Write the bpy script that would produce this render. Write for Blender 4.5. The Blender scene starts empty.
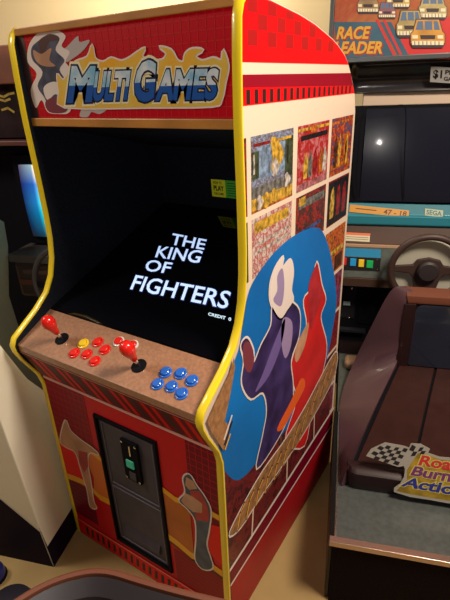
import bpy, bmesh, math, random
from mathutils import Vector, Matrix
from mathutils.geometry import delaunay_2d_cdt
random.seed(7)
S = bpy.context.scene
COL = S.collection
PI = math.pi

# ------------------------------------------------------------ camera
F, YAW, PIT, ROL = 466.15, -0.58594, 0.43478, -0.04103
CAM = Vector((1.13155, -0.70074, 1.49258))
fw = Vector((math.sin(YAW)*math.cos(PIT), math.cos(YAW)*math.cos(PIT), -math.sin(PIT)))
rt0 = fw.cross(Vector((0, 0, 1))).normalized(); up0 = rt0.cross(fw)
rt = rt0*math.cos(ROL) + up0*math.sin(ROL); up = -rt0*math.sin(ROL) + up0*math.cos(ROL)
cd = bpy.data.cameras.new('camera'); cam = bpy.data.objects.new('camera', cd); COL.objects.link(cam)
cam.matrix_world = Matrix(((rt.x, up.x, -fw.x, CAM.x), (rt.y, up.y, -fw.y, CAM.y), (rt.z, up.z, -fw.z, CAM.z), (0, 0, 0, 1)))
cd.sensor_fit = 'HORIZONTAL'; cd.sensor_width = 36; cd.lens = F/450*36
cd.clip_start = 0.02
S.camera = cam
S.view_settings.view_transform = 'Standard'; S.view_settings.look = 'None'
S.view_settings.gamma = 1; S.view_settings.use_curve_mapping = False
S.view_settings.exposure = 0.0

def ray(x, y): return fw + rt*((x-225)/F) - up*((y-300)/F)
def on_plane(x, y, P, n):
    d = ray(x, y); return CAM + d*((P-CAM).dot(n)/d.dot(n))
def side_at(x, y):                     # point of the main cabinet's right side, as (depth, height)
    p = on_plane(x, y, Vector((.64, 0, 0)), Vector((1, 0, 0))); return (p.y, p.z)
def front_at(x, y):                    # point of its front face, as (across, height)
    p = on_plane(x, y, Vector((0, 0, 0)), Vector((0, 1, 0))); return (p.x, p.z)
# frame of the driving machines, turned 20 degrees against the main cabinet
TH = 0.334
U = Vector((math.cos(TH), math.sin(TH), 0)); V = Vector((-math.sin(TH), math.cos(TH), 0)); Z = Vector((0, 0, 1))
P0 = Vector((0.845, 0.224, 0))
def uvz(p): d = p-P0; return (d.dot(U), d.dot(V), p.z)
def wuv(u, v, z=0): return P0 + U*u + V*v + Z*z
def at_v(x, y, v): return uvz(on_plane(x, y, P0+V*v, V))
def at_z(x, y, z): return uvz(on_plane(x, y, Vector((0, 0, z)), Z))
def at_u(x, y, u): return uvz(on_plane(x, y, P0+U*u, U))

# ------------------------------------------------------------ materials
MATS = {}
def mat(name, col, rough=.5, metal=0, emit=0, ecol=None, noise=0, nscale=20, col2=None, spec=.5, coat=0, bump=0, trans=0, alpha=1, seed=0):
    if name in MATS: return MATS[name]
    m = bpy.data.materials.new(name); m.use_nodes = True; nt = m.node_tree
    b = nt.nodes['Principled BSDF']
    b.inputs['Base Color'].default_value = (*col, 1); b.inputs['Roughness'].default_value = rough
    b.inputs['Metallic'].default_value = metal; b.inputs['Specular IOR Level'].default_value = spec
    b.inputs['Coat Weight'].default_value = coat; b.inputs['Coat Roughness'].default_value = .06
    if alpha < 1: b.inputs['Alpha'].default_value = alpha
    if emit:
        b.inputs['Emission Color'].default_value = (*(ecol or col), 1); b.inputs['Emission Strength'].default_value = emit
    if noise or bump:
        tc = nt.nodes.new('ShaderNodeTexCoord'); n = nt.nodes.new('ShaderNodeTexNoise')
        n.inputs['Scale'].default_value = nscale; n.inputs['Detail'].default_value = 6
        nt.links.new(tc.outputs['Object'], n.inputs['Vector'])
        if noise:
            cr = nt.nodes.new('ShaderNodeValToRGB'); c2 = col2 or tuple(c*(1-noise) for c in col)
            cr.color_ramp.elements[0].position = .35; cr.color_ramp.elements[1].position = .65
            cr.color_ramp.elements[0].color = (*c2, 1); cr.color_ramp.elements[1].color = (*col, 1)
            nt.links.new(n.outputs['Fac'], cr.inputs['Fac']); nt.links.new(cr.outputs['Color'], b.inputs['Base Color'])
        if bump:
            bp = nt.nodes.new('ShaderNodeBump'); bp.inputs['Strength'].default_value = bump; bp.inputs['Distance'].default_value = .002
            nt.links.new(n.outputs['Fac'], bp.inputs['Height']); nt.links.new(bp.outputs['Normal'], b.inputs['Normal'])
    MATS[name] = m; return m

def shot_mat(name, cols, scale, seed, stretch=(1, 1, 1)):
    """busy printed game picture: layered noise through a colour ramp"""
    m = bpy.data.materials.new(name); m.use_nodes = True; nt = m.node_tree
    b = nt.nodes['Principled BSDF']; b.inputs['Roughness'].default_value = .35
    tc = nt.nodes.new('ShaderNodeTexCoord'); mp = nt.nodes.new('ShaderNodeMapping')
    mp.inputs['Location'].default_value = (seed*3.1, seed*1.7, seed*2.3); mp.inputs['Scale'].default_value = stretch
    n = nt.nodes.new('ShaderNodeTexNoise'); n.inputs['Scale'].default_value = scale; n.inputs['Detail'].default_value = 4; n.inputs['Roughness'].default_value = .7
    n.inputs['Distortion'].default_value = .6
    cr = nt.nodes.new('ShaderNodeValToRGB'); r = cr.color_ramp; r.interpolation = 'LINEAR'
    k = len(cols)
    r.elements[0].position = .3; r.elements[1].position = .7
    for i in range(1, k-1): r.elements.new(.3+.4*i/(k-1))
    for e, c in zip(r.elements, cols): e.color = (*c, 1)
    nt.links.new(tc.outputs['Object'], mp.inputs['Vector']); nt.links.new(mp.outputs['Vector'], n.inputs['Vector'])
    nt.links.new(n.outputs['Fac'], cr.inputs['Fac']); nt.links.new(cr.outputs['Color'], b.inputs['Base Color'])
    MATS[name] = m; return m

RED = mat('red print', (.56, .001, .012), .4, spec=.25, coat=.08)
BRED = mat('bright red print', (.80, .001, .006), .4, spec=.25, coat=.08)
DRED = mat('dark red print', (.26, .002, .016), .4, spec=.2, coat=.05)
DRED2 = mat('deep red print', (.17, .002, .016), .4, spec=.2)
CREAM = mat('cream print', (.78, .63, .50), .32, coat=.2)
YEL = mat('yellow plastic trim', (.90, .68, .02), .3, coat=.4)
YELP = mat('yellow print', (.85, .42, .015), .35)
ORA = mat('orange print', (.72, .17, .012), .35)
BLACKP = mat('black print', (.012, .010, .012), .4)
BLACK = mat('black plastic', (.006, .006, .009), .6, spec=.06)
BLACKR = mat('black speckled paint', (.014, .018, .030), .6, spec=.12, noise=.7, nscale=150, col2=(.008, .010, .016), bump=.3)
WOOD = mat('brown particle board', (.40, .20, .115), .38, noise=.25, nscale=120, coat=.25)
EDGEW = mat('bare wood edge', (.42, .20, .08), .6, noise=.4, nscale=80)
BLUEP = mat('blue print', (.0, .18, .60), .45, noise=.25, nscale=3, col2=(.001, .12, .42))
GOLD = mat('gold print', (.62, .36, .14), .4, noise=.5, nscale=30)
CHROME = mat('chrome', (.8, .78, .75), .18, metal=1)
STEEL = mat('dark grey metal', (.075, .068, .09), .5, spec=.3, noise=.3, nscale=12)
GLASS = mat('dark screen glass', (.003, .003, .005), .04, spec=.6)

# ------------------------------------------------------------ mesh helpers
BASE = {}
def link(name, me, parent=None):
    o = bpy.data.objects.new(name, me); COL.objects.link(o)
    if parent is not None: o.parent = parent
    return o
def finish(bm, name, mats, parent=None, smooth=False, bevel=0, seg=2):
    """link a bmesh (given in the frame of its thing) as one object"""
    bmesh.ops.recalc_face_normals(bm, faces=bm.faces)
    me = bpy.data.meshes.new(name); bm.to_mesh(me); bm.free()
    if not isinstance(mats, (list, tuple)): mats = [mats]
    for m in mats: me.materials.append(m)
    if smooth:
        for p in me.polygons: p.use_smooth = True
    o = link(name, me, parent)
    root = parent
    while root is not None and root.parent is not None: root = root.parent
    if root is not None and root.name in BASE:
        b = BASE[root.name]; me.transform(Matrix.Translation((-b[0], -b[1], -b[2])))
    if bevel:
        md = o.modifiers.new('bevel', 'BEVEL'); md.width = bevel; md.segments = seg; md.limit_method = 'ANGLE'; md.angle_limit = math.radians(35)
    if smooth:
        md = o.modifiers.new('split', 'EDGE_SPLIT'); md.split_angle = math.radians(38)
    return o
def thing(name, label, cat, base=(0, 0, 0), turned=True, group=None):
    o = bpy.data.objects.new(name, None); COL.objects.link(o); o.empty_display_size = .1
    if turned:
        o.location = wuv(*base); o.rotation_euler = (0, 0, TH)
    else: o.location = base
    o['label'] = label; o['category'] = cat
    if group: o['group'] = group
    BASE[o.name] = base
    return o
def B(): return bmesh.new()
def box(bm, lo, hi, mi=0):
    vs = [bm.verts.new((x, y, z)) for x in (lo[0], hi[0]) for y in (lo[1], hi[1]) for z in (lo[2], hi[2])]
    for f in ((0, 1, 3, 2), (4, 6, 7, 5), (0, 4, 5, 1), (2, 3, 7, 6), (0, 2, 6, 4), (1, 5, 7, 3)):
        fc = bm.faces.new([vs[i] for i in f]); fc.material_index = mi
    return bm
def loft(bm, loops, cap=True, mi=0):
    """closed loops with the same number of points"""
    R = [[bm.verts.new(p) for p in l] for l in loops]; n = len(loops[0])
    for a, b in zip(R, R[1:]):
        for i in range(n):
            f = bm.faces.new((a[i], a[(i+1) % n], b[(i+1) % n], b[i])); f.material_index = mi
    if cap:
        for l in (R[0], R[-1]):
            f = bm.faces.new(l); f.material_index = mi
    return bm
def prism_x(bm, prof, x0, x1, mi=0): return loft(bm, [[(x, a, b) for a, b in prof] for x in (x0, x1)], mi=mi)
def tube(bm, pts, r, n=10, closed=False, mi=0, flat=1.0):
    pts = [Vector(p) for p in pts]; m = len(pts); loops = []
    prev = None
    for i, p in enumerate(pts):
        a = pts[(i-1) % m] if (closed or i) else p; b = pts[(i+1) % m] if (closed or i < m-1) else p
        t = (b-a).normalized()
        if prev is None:
            ref = Vector((0, 0, 1)) if abs(t.z) < .9 else Vector((1, 0, 0)); s = t.cross(ref).normalized()
        else: s = (prev - t*prev.dot(t)).normalized()
        prev = s; q = t.cross(s); rr = r[i] if isinstance(r, (list, tuple)) else r
        loops.append([p + s*math.cos(k*2*PI/n)*rr + q*math.sin(k*2*PI/n)*rr*flat for k in range(n)])
    if closed: loft(bm, loops+[loops[0]], cap=False, mi=mi); bmesh.ops.remove_doubles(bm, verts=bm.verts, dist=1e-5)
    else: loft(bm, loops, mi=mi)
    return bm
def lathe(bm, prof, c, n=20, ax=Z, mi=0):
    """profile of (radius, height) about the axis ax through c"""
    ax = Vector(ax).normalized(); s = ax.orthogonal().normalized(); q = ax.cross(s); c = Vector(c)
    loft(bm, [[c + ax*h + (s*math.cos(k*2*PI/n) + q*math.sin(k*2*PI/n))*max(r, 1e-4) for k in range(n)] for r, h in prof], mi=mi)
    return bm
def smoothc(pts, k=5, closed=True):
    out = []; n = len(pts)
    rng = range(n) if closed else range(n-1)
    for i in rng:
        g = lambda j: pts[j % n] if closed else pts[max(0, min(n-1, j))]
        p0, p1, p2, p3 = g(i-1), g(i), g(i+1), g(i+2)
        for s in range(k):
            t = s/k
            out.append(tuple(.5*(2*b+(c-a)*t+(2*a-5*b+4*c-d)*t*t+(3*b-a-3*c+d)*t**3) for a, b, c, d in zip(p0, p1, p2, p3)))
    if not closed: out.append(tuple(pts[-1]))
    return out

class Art:
    """flat print on a surface: polygons in (a, b) of a plane, each layer a hair above the one below"""
    def __init__(s, org, ea, eb, step=.00025, lift=.0006):
        s.o = Vector(org); s.a = Vector(ea); s.b = Vector(eb); s.n = s.a.cross(s.b).normalized(); s.bm = B(); s.mats = []; s.step = step; s.lift = lift; s.tr = None
    def mi(s, m):
        if m not in s.mats: s.mats.append(m)
        return s.mats.index(m)
    def pt(s, a, b, l):
        if s.tr: a, b = s.tr(a, b)
        return s.o + s.a*a + s.b*b + s.n*(s.lift + l*s.step)
    def poly(s, pts, m, l=0):
        n = len(pts)
        vo, eo, fo = delaunay_2d_cdt([Vector(p[:2]) for p in pts], [], [list(range(n))], 1, 1e-7)[:3]
        vs = [s.bm.verts.new(s.pt(v.x, v.y, l)) for v in vo]
        for t in fo:
            try: f = s.bm.faces.new([vs[i] for i in t])
            except ValueError: continue
            f.material_index = s.mi(m)
    def rect(s, a0, b0, a1, b1, m, l=0): s.poly([(a0, b0), (a1, b0), (a1, b1), (a0, b1)], m, l)
    def line(s, pts, w, m, l=0):
        for (x0, y0), (x1, y1) in zip(pts, pts[1:]):
            d = math.hypot(x1-x0, y1-y0)
            if d < 1e-9: continue
            nx, ny = -(y1-y0)/d*w/2, (x1-x0)/d*w/2; ex, ey = (x1-x0)/d*w*.3, (y1-y0)/d*w*.3
            s.poly([(x0+nx-ex, y0+ny-ey), (x1+nx+ex, y1+ny+ey), (x1-nx+ex, y1-ny+ey), (x0-nx-ex, y0-ny-ey)], m, l)
    def text(s, txt, a0, b0, a1, b1, m, l=0, bold=0.0, shear=0.0, quad=None, fit=None, small=False, split=None, ref=None):
        """lettering stretched to a box (or bilinear quad bl, br, tr, tl); split=(fraction, other material) for a two-tone face"""
        cu = bpy.data.curves.new('t', 'FONT'); cu.body = txt; cu.size = 1; cu.offset = bold; cu.shear = shear; cu.resolution_u = 3
        if small: cu.small_caps_scale = .78
        ob = bpy.data.objects.new('t', cu); COL.objects.link(ob)
        if small:
            st = True
            for i, ch in enumerate(txt):
                cu.body_format[i].use_small_caps = ch.islower()
        bpy.context.view_layer.update()
        me = bpy.data.meshes.new_from_object(ob.evaluated_get(bpy.context.evaluated_depsgraph_get()))
        bpy.data.objects.remove(ob); bpy.data.curves.remove(cu)
        tb = B(); tb.from_mesh(me); bpy.data.meshes.remove(me)
        if not tb.verts: tb.free(); return
        xs = [v.co.x for v in tb.verts]; ys = [v.co.y for v in tb.verts]
        bx = (min(xs), min(ys), max(xs), max(ys))
        if ref is not None: bx = ref
        if split:
            bmesh.ops.bisect_plane(tb, geom=tb.verts[:]+tb.edges[:]+tb.faces[:], plane_co=(0, bx[1]+(bx[3]-bx[1])*split[0], 0), plane_no=(0, 1, 0))
        mp = {}
        for v in tb.verts:
            fx = (v.co.x-bx[0])/(bx[2]-bx[0]); fy = (v.co.y-bx[1])/(bx[3]-bx[1])
            if quad:
                p = [((1-fx)*(1-fy)*quad[0][k]+fx*(1-fy)*quad[1][k]+fx*fy*quad[2][k]+(1-fx)*fy*quad[3][k]) for k in (0, 1)]
            else: p = (a0+(a1-a0)*fx, b0+(b1-b0)*fy)
            mp[v] = s.bm.verts.new(s.pt(p[0], p[1], l))
        mid = bx[1]+(bx[3]-bx[1])*split[0] if split else 0
        for f in tb.faces:
            try: g = s.bm.faces.new([mp[v] for v in f.verts])
            except ValueError: continue
            mm = m
            if split and f.calc_center_median().y < mid: mm = split[1]
            g.material_index = s.mi(mm)
        tb.free()
        return bx
    def done(s, name, parent, **k):
        n = s.n.copy(); bm = s.bm
        for f in bm.faces:
            f.normal_update()
            if f.normal.dot(n) < 0: f.normal_flip()
        me = bpy.data.meshes.new(name); bm.to_mesh(me); bm.free()
        for m in s.mats: me.materials.append(m)
        o = link(name, me, parent)
        root = parent
        while root.parent is not None: root = root.parent
        b = BASE[root.name]; me.transform(Matrix.Translation((-b[0], -b[1], -b[2])))
        return o

# ================================================================ MAIN CABINET
W = .64
cab = thing('arcade_cabinet', 'tall red upright arcade cabinet with yellow edging and a MULTI GAMES marquee', 'arcade machine', (0, 0, 0), turned=False)
X0 = -.037
FRONT = [(0, .0), (0, .66), (-.012, .705), (-.050, .775), (-.066, .812), (-.0685, .832), (-.058, .853), (-.02, .877), (.03, .908), (.075, .945), (.103, .990), (.119, 1.04), (.127, 1.10),
         (.129, 1.16), (.128, 1.27), (.124, 1.42), (.125, 1.53), (.128, 1.60), (.136, 1.622), (.152, 1.636)]
TOPB = [(.239, 1.636), (.379, 1.622), (.46, 1.610), (.526, 1.596), (.58, 1.584), (.619, 1.572), (.65, 1.560), (.677, 1.549), (.705, 1.531), (.73, 1.508), (.755, 1.480), (.783, 1.445), (.798, 1.40), (.80, 1.35), (.80, .0)]
PROF = FRONT + TOPB
def side_panel(x0, x1, outer):
    bm = B(); prism_x(bm, PROF, x0, x1)
    bmesh.ops.recalc_face_normals(bm, faces=bm.faces)
    for f in bm.faces:
        f.material_index = 2
        if abs(f.normal.x) > .9: f.material_index = 0 if (f.normal.x > 0) == outer else 1
    o = finish(bm, 'side_panel', [CREAM, BLACKR, EDGEW], cab)
    return o
spr = side_panel(W-.018, W, True); spl = side_panel(X0, X0+.018, False)
def edge_trim(x0, x1, parent):
    pts = FRONT; loops = []
    for i, (y, z) in enumerate(pts):
        a = Vector(pts[max(0, i-1)]); b = Vector(pts[min(len(pts)-1, i+1)]); t = (b-a).normalized(); n = Vector((-t.y, t.x))
        if n.x > 0 and i < 3: n = -n
        n = Vector((-abs(t.y), t.x*(1 if t.y > 0 else -1))) if t.length else n
        loops.append([(x, y+n.x*d, z+n.y*d) for x, d in ((x0-.0005, -.003), (x0-.0005, .0012), (x0+.003, .0030), (x1-.003, .0030), (x1+.0012, .0012), (x1+.0012, -.003))])
    bm = B(); loft(bm, loops); return finish(bm, 'edge_trim', YEL, parent, smooth=True)
edge_trim(W-.018, W, spr); edge_trim(X0, X0+.018, spl)

# ---- print on the right side
sa = Art((W, 0, 0), (0, 1, 0), (0, 0, 1))
def topz(y):
    for (a, b), (c, d) in zip(PROF[len(FRONT)-1:], PROF[len(FRONT):]):
        if a <= y <= c and c > a: return b+(d-b)*(y-a)/(c-a)
    return 1.634
ys = [.153+.018*i for i in range(0, 33)]
red_top = [(y, topz(y)-.002) for y in ys if topz(y) > 1.535]
yb = [p for p in TOPB if p[1] < 1.56 and p[1] > 1.517]
sa.poly([(.128, 1.527)]+[(.131, 1.60), (.139, 1.620)]+red_top+[(.708, 1.527)], BRED, 0)
cw = .040; ch_ = .026
for r in range(4):                                             # checker rows of darker squares
    zc = 1.609-r*.027
    for c in range(16):
        y0 = .150+c*cw
        if (c+r) % 2 or zc < 1.532 or y0+cw*.92 > .72: continue
        zt0, zt1 = min(zc+ch_, topz(y0)-.004), min(zc+ch_, topz(y0+cw*.92)-.004)
        if min(zt0, zt1) < zc+.006: continue
        sa.poly([(y0, zc), (y0+cw*.92, zc), (y0+cw*.92, zt1), (y0, zt0)], mat('checker red print', (.36, .004, .008), .35), 1)
sa.poly([(.128, 1.484), (.128, 1.506), (.730, 1.506), (.758, 1.473)], DRED, 0)
sa.poly([(.129, 1.452), (.128, 1.484), (.758, 1.473), (.776, 1.452)], BRED, 0)
for c in range(20):
    y0 = .142+c*.0325
    if y0 < .752: sa.rect(y0, 1.454, y0+.014, 1.480-.008*c/20, BLACKP, 1)
# rows of game pictures
sa.tr = lambda a, b: (a*1.02-.037, b+.017)
C = dict(k=(.014, .010, .016), r=(.34, .012, .014), o=(.60, .16, .02), y=(.72, .42, .05), b=(.05, .10, .30), g=(.06, .08, .04), w=(.66, .58, .54), n=(.10, .035, .02), p=(.50, .17, .19), s=(.24, .34, .52), gr=(.20, .19, .18))
def sm(i, s): return shot_mat('game picture print %d' % i, [C[c] for c in s], 42+(i*7) % 24, i+1, (1, 1, .7+.6*(i % 2)))
cols = [(.163, .172), (.190, .388), (.413, .611), (.632, .803)]
rows = [(1.218, 1.376), (1.067, 1.205), (.893, 1.047), (.735, .880), (.575, .722), (.415, .562), (.28, .402)]
pal = {(1, 0): 'ksnsb', (2, 0): 'krrpr', (3, 0): 'kbnrok', (1, 1): 'nwrwk', (2, 1): 'knkrnk', (3, 1): 'kkrkn', (3, 2): 'nrokn', (0, 0): 'knrk', (0, 1): 'kgk'}
k = 0
for ci, (y0, y1) in enumerate(cols):
    for ri, (z0, z1) in enumerate(rows):
        if ci == 0 and ri > 1: continue
        k += 1
        sa.rect(y0, z0, y1, z1, sm(k, pal.get((ci, ri), ['nkrkr', 'knkrk', 'kbrkn'][k % 3])), 0)
k = 40
def q(y0, z0, y1, z1, c, l=1): sa.rect(y0, z0, y1, z1, mat('picture ink '+c, C[c], .35, noise=.75, nscale=70), l)
q(.190, 1.218, .388, 1.248, 'y'); q(.19, 1.218, .388, 1.223, 'o', 2); q(.190, 1.248, .388, 1.272, 'gr')      # first picture: floor, kerb, sky, towers
q(.212, 1.285, .365, 1.352, 's'); q(.192, 1.29, .222, 1.345, 'g', 2); q(.345, 1.27, .386, 1.36, 'g', 2); q(.197, 1.30, .204, 1.34, 'w', 3); q(.356, 1.30, .362, 1.34, 'k', 3)
q(.20, 1.355, .27, 1.361, 'r', 3); q(.30, 1.355, .375, 1.361, 'y', 3); q(.275, 1.348, .297, 1.366, 'y', 3)
for li, (cy, cz, rr, c) in enumerate(((.30, 1.325, .028, 'y'), (.295, 1.30, .016, 'w'), (.255, 1.235, .014, 'y'), (.29, 1.24, .012, 'y'), (.222, 1.236, .013, 'w'), (.355, 1.262, .014, 'w'))):
    sa.poly([(cy+rr*math.cos(a)*(1+.35*math.cos(3*a)), cz+rr*1.3*math.sin(a)) for a in [i*PI/8 for i in range(16)]], mat('picture ink '+c, C[c], .35, noise=.75, nscale=70), 4+li*.4)
q(.413, 1.362, .611, 1.369, 'y'); q(.49, 1.355, .525, 1.372, 'o', 2); q(.413, 1.218, .611, 1.236, 'p'); q(.43, 1.34, .60, 1.352, 'k')
for y0, c in ((.45, 'y'), (.478, 'gr'), (.51, 'r'), (.55, 'o'), (.575, 'w')):
    sa.poly([(y0, 1.245), (y0+.022, 1.245), (y0+.028, 1.285), (y0+.012, 1.312), (y0-.003, 1.28)], mat('picture ink '+c, C[c], .35, noise=.75, nscale=70), 3)
q(.632, 1.36, .803, 1.367, 'o'); q(.64, 1.235, .79, 1.25, 'o')
for y0, c in ((.66, 'n'), (.69, 'y'), (.735, 'o'), (.75, 'y')): sa.poly([(y0, 1.24), (y0+.018, 1.24), (y0+.024, 1.30), (y0+.010, 1.335), (y0-.004, 1.29)], mat('picture ink '+c, C[c], .35, noise=.75, nscale=70), 3)
q(.20, 1.17, .37, 1.195, 'y'); q(.20, 1.12, .375, 1.128, 'w'); q(.20, 1.14, .375, 1.147, 'w'); q(.425, 1.17, .60, 1.19, 'gr'); q(.43, 1.178, .47, 1.2, 'y', 2); q(.44, 1.10, .58, 1.11, 'b')
q(.634, 1.07, .801, 1.2, 'k'); 
for y0, c in ((.65, 'y'), (.70, 'r'), (.75, 'r')):
    sa.poly([(y0, 1.09), (y0+.03, 1.09), (y0+.034, 1.14), (y0+.022, 1.185), (y0+.004, 1.175), (y0-.002, 1.13)], mat('picture ink '+c, C[c], .35, noise=.75, nscale=70), 3)
q(.634, .96, .801, .975, 'y'); q(.66, .98, .70, 1.03, 'o'); q(.72, .90, .79, .95, 'n')
sa.tr = None
# big blue oval
oval = [side_at(*p) for p in ((318, 228), (300, 232), (280, 246), (262, 267), (249, 290), (243, 320), (238, 350), (226, 378), (217, 400), (215, 425), (219, 450), (224, 470), (235, 480), (246, 474), (262, 455), (285, 430), (305, 404), (324, 366), (332, 330), (336, 300), (333, 270), (327, 243))]
def clampf(y, z):                                              # keep print behind the shaped front edge
    for (a, b), (c, d) in zip(FRONT, FRONT[1:]):
        if b <= z <= d and d > b: return max(y, a+(c-a)*(z-b)/(d-b)+.004)
    return y
oval = smoothc(oval, 5)
sa.poly([(clampf(y, z), z) for y, z in oval], BLUEP, 5)
NAVY = mat('indigo print', (.055, .035, .16), .35, noise=.6, nscale=14); IVORY = mat('ivory print', (.80, .70, .66), .35)
CRIM = mat('crimson print', (.50, .03, .04), .35, noise=.35, nscale=18); SKIN = mat('tan print', (.62, .33, .20), .35, noise=.3, nscale=20); LAV = mat('lavender print', (.34, .25, .46), .35)
def spx(pts, m, l, grow=0):
    P = smoothc([side_at(*p) for p in pts], 4)
    if grow:
        cy = sum(p[0] for p in P)/len(P); cz = sum(p[1] for p in P)/len(P); out = []
        for i, p in enumerate(P):
            a = P[i-1]; b = P[(i+1) % len(P)]; dx, dy = b[0]-a[0], b[1]-a[1]; L = math.hypot(dx, dy) or 1
            out.append((p[0]-dy/L*grow*spx.s, p[1]+dx/L*grow*spx.s))
        P = out
    sa.poly([(clampf(*p), p[1]) for p in P], m, l)
def area(P): return sum(P[i-1][0]*P[i][1]-P[i][0]*P[i-1][1] for i in range(len(P)))
def flame(pts, m, l):
    spx.s = -1 if area([side_at(*p) for p in pts]) > 0 else 1
    spx(pts, IVORY, l, .006); spx(pts, m, l+1)
# abstract swirling ribbons stand where the fighters were printed
flame([(304, 445), (312, 405), (322, 372), (326, 345), (320, 318), (325, 300), (321, 285), (316, 262), (311, 288), (303, 300), (306, 325), (296, 345), (290, 372), (296, 400), (285, 440)], mat('scarlet print', (.68, .02, .02), .35, noise=.3, nscale=10), 7)
spx([(316, 264), (317, 280), (322, 292), (316, 312), (310, 330), (308, 306), (308, 284)], CRIM, 9)
spx([(308, 322), (304, 345), (296, 362), (294, 352), (300, 335)], SKIN, 9)
flame([(256, 468), (262, 435), (266, 410), (262, 392), (250, 398), (241, 383), (243, 360), (240, 345), (246, 338), (252, 350), (253, 362), (260, 345), (270, 325), (272, 305), (285, 300), (298, 310), (298, 335), (290, 360), (292, 385), (290, 410), (276, 440)], NAVY, 10)
spx([(262, 372), (274, 340), (284, 318), (280, 345), (268, 375), (254, 392)], mat('violet print', (.16, .11, .34), .35), 12)
spx([(282, 318), (291, 322), (290, 345), (284, 358), (280, 340)], LAV, 12)
spx([(242, 345), (248, 342), (253, 358), (249, 372), (243, 366)], mat('maroon print', (.20, .04, .06), .4), 12)
flame([(279, 318), (270, 303), (269, 285), (274, 268), (282, 257), (281, 268), (289, 260), (292, 272), (290, 290), (292, 300), (286, 310)], IVORY, 11)
spx([(272, 300), (276, 290), (276, 276), (281, 268), (283, 282), (282, 298), (279, 306)], LAV, 13)
# lower rows under a slanting golden scrawl
low = [side_at(*p) for p in ((228, 572), (329, 414), (333, 352), (300, 400), (262, 440), (224, 466))]
sa.poly([(max(p[0], .006), p[1]) for p in low], shot_mat('dark picture print', [(.012, .006, .01), (.05, .01, .012), (.20, .02, .02), (.015, .01, .02), (.22, .08, .04)], 22, 9), 4.5)
for x0, y0, x1, y1 in ((251, 538, 253, 500), (286, 484, 287, 448), (313, 444, 314, 408)):
    sa.line([side_at(x0, y0), side_at(x1, y1)], .008, CREAM, 8)
flame([(228, 534), (240, 508), (262, 470), (285, 438), (305, 405), (334, 352), (333, 376), (310, 420), (290, 452), (262, 492), (240, 526)], mat('dull gold print', (.42, .21, .09), .4, noise=.5, nscale=40), 14)
for i in range(11):
    t = i/10; x = 236+t*92; yc = 516-t*146+10*math.sin(PI*t)
    sa.line([side_at(x, yc+14-5*t), side_at(x+3, yc-4), side_at(x+7, yc-14-3*t)], .010, mat('black gold outline print', (.05, .02, .01), .4), 17)
    sa.line([side_at(x, yc+13-5*t), side_at(x+3, yc-4), side_at(x+7, yc-13-3*t)], .006, mat('gold lettering print', (.88, .42, .08), .35), 18)
    sa.line([side_at(x, yc+12), side_at(x+7, yc+2)], .004, GOLD, 19)
spx([(276, 428), (290, 400), (300, 378), (304, 386), (292, 410), (282, 428)], mat('ember print', (.8, .12, .02), .4), 13)
a1, b1 = (.006, .266), (.796, .286); a2, b2 = (.006, .202), (.796, .208)
sa.poly([a1, b1, b2, a2], DRED2, 8); sa.poly([a2, b2, (.796, .004), (.006, .004)], mat('lower side red print', (.38, .004, .012), .4, spec=.25, noise=.2, nscale=6), 8)
sa.line([a1, b1], .013, IVORY, 10); sa.line([a2, b2], .009, IVORY, 10)
sa.poly([(-.002, .705), (-.044, .79), (-.058, .832), (-.005, .872), (.040, .903), (.058, .93), (.062, .90), (.035, .835), (.010, .785), (.028, .755), (.004, .71)], EDGEW, 20)
sa.line([(.004, .735), (.040, .778)], .007, IVORY, 21); sa.line([(.004, .719), (.040, .760)], .007, BLACKP, 21); sa.line([(.006, .703), (.03, .730)], .006, YELP, 21)
sa.done('side_artwork', spr)

# ---- shell behind: back, top, bottom
bm = B(); box(bm, (X0+.018, .775, .02), (W-.018, .793, 1.36)); finish(bm, 'back_panel', BLACK, cab)
tp_ = [(.165, 1.634)]+TOPB[:-2]
bm = B(); prism_x(bm, [(y-.002, z-.003) for y, z in tp_]+[(y-.012, z-.018) for y, z in tp_[::-1]], X0+.018, W-.018)
finish(bm, 'top_panel', BLACK, cab)
# ---- front door panel with its print
bm = B()
DX0, DX1, DZ0, DZ1 = .1865, .4305, .100, .634
XL = X0+.018
def fx(x): return XL+.0005 if x < .026 else (W-.0185 if x > .618 else .985*x-.009)
def fz(z): return 1.02*z+.003
def mapd(bm):
    for v in bm.verts: v.co.x = .985*v.co.x-.009; v.co.z = fz(v.co.z)
    return bm
for lo, hi in (((XL, .0, .0), (DX0, .018, .70)), ((DX1, 0, 0), (W-.018, .018, .70)), ((DX0, 0, 0), (DX1, .018, DZ0)), ((DX0, 0, DZ1), (DX1, .018, .70))): box(bm, lo, hi)
fp = finish(bm, 'front_panel', RED, cab)
fa = Art((0, 0, 0), (1, 0, 0), (0, 0, 1))
def clip(x, z): return (min(max(x, XL+.0005), W-.0185), min(max(z, .002), .699))
def fpoly(pts, m, l=0, raw=False):
    """print on the front, cut out around the coin door"""
    if not raw: pts = [(fx(p[0]), fz(p[1])) for p in pts]
    b = B(); vo, eo, fo = delaunay_2d_cdt([Vector(clip(*p)) for p in pts], [], [list(range(len(pts)))], 1, 1e-7)[:3]
    vs = [b.verts.new((v.x, v.y, 0)) for v in vo]
    for t in fo: b.faces.new([vs[i] for i in t])
    for co, no in (((DX0, 0, 0), (1, 0, 0)), ((DX1, 0, 0), (1, 0, 0)), ((0, DZ0, 0), (0, 1, 0)), ((0, DZ1, 0), (0, 1, 0))):
        bmesh.ops.bisect_plane(b, geom=b.verts[:]+b.edges[:]+b.faces[:], plane_co=co, plane_no=no)
    for f in b.faces:
        c = f.calc_center_median()
        if DX0 < c.x < DX1 and DZ0 < c.y < DZ1: continue
        if f.calc_area() > 1e-8: fa.poly([(v.co.x, v.co.y) for v in f.verts], m, l)
    b.free()
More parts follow.
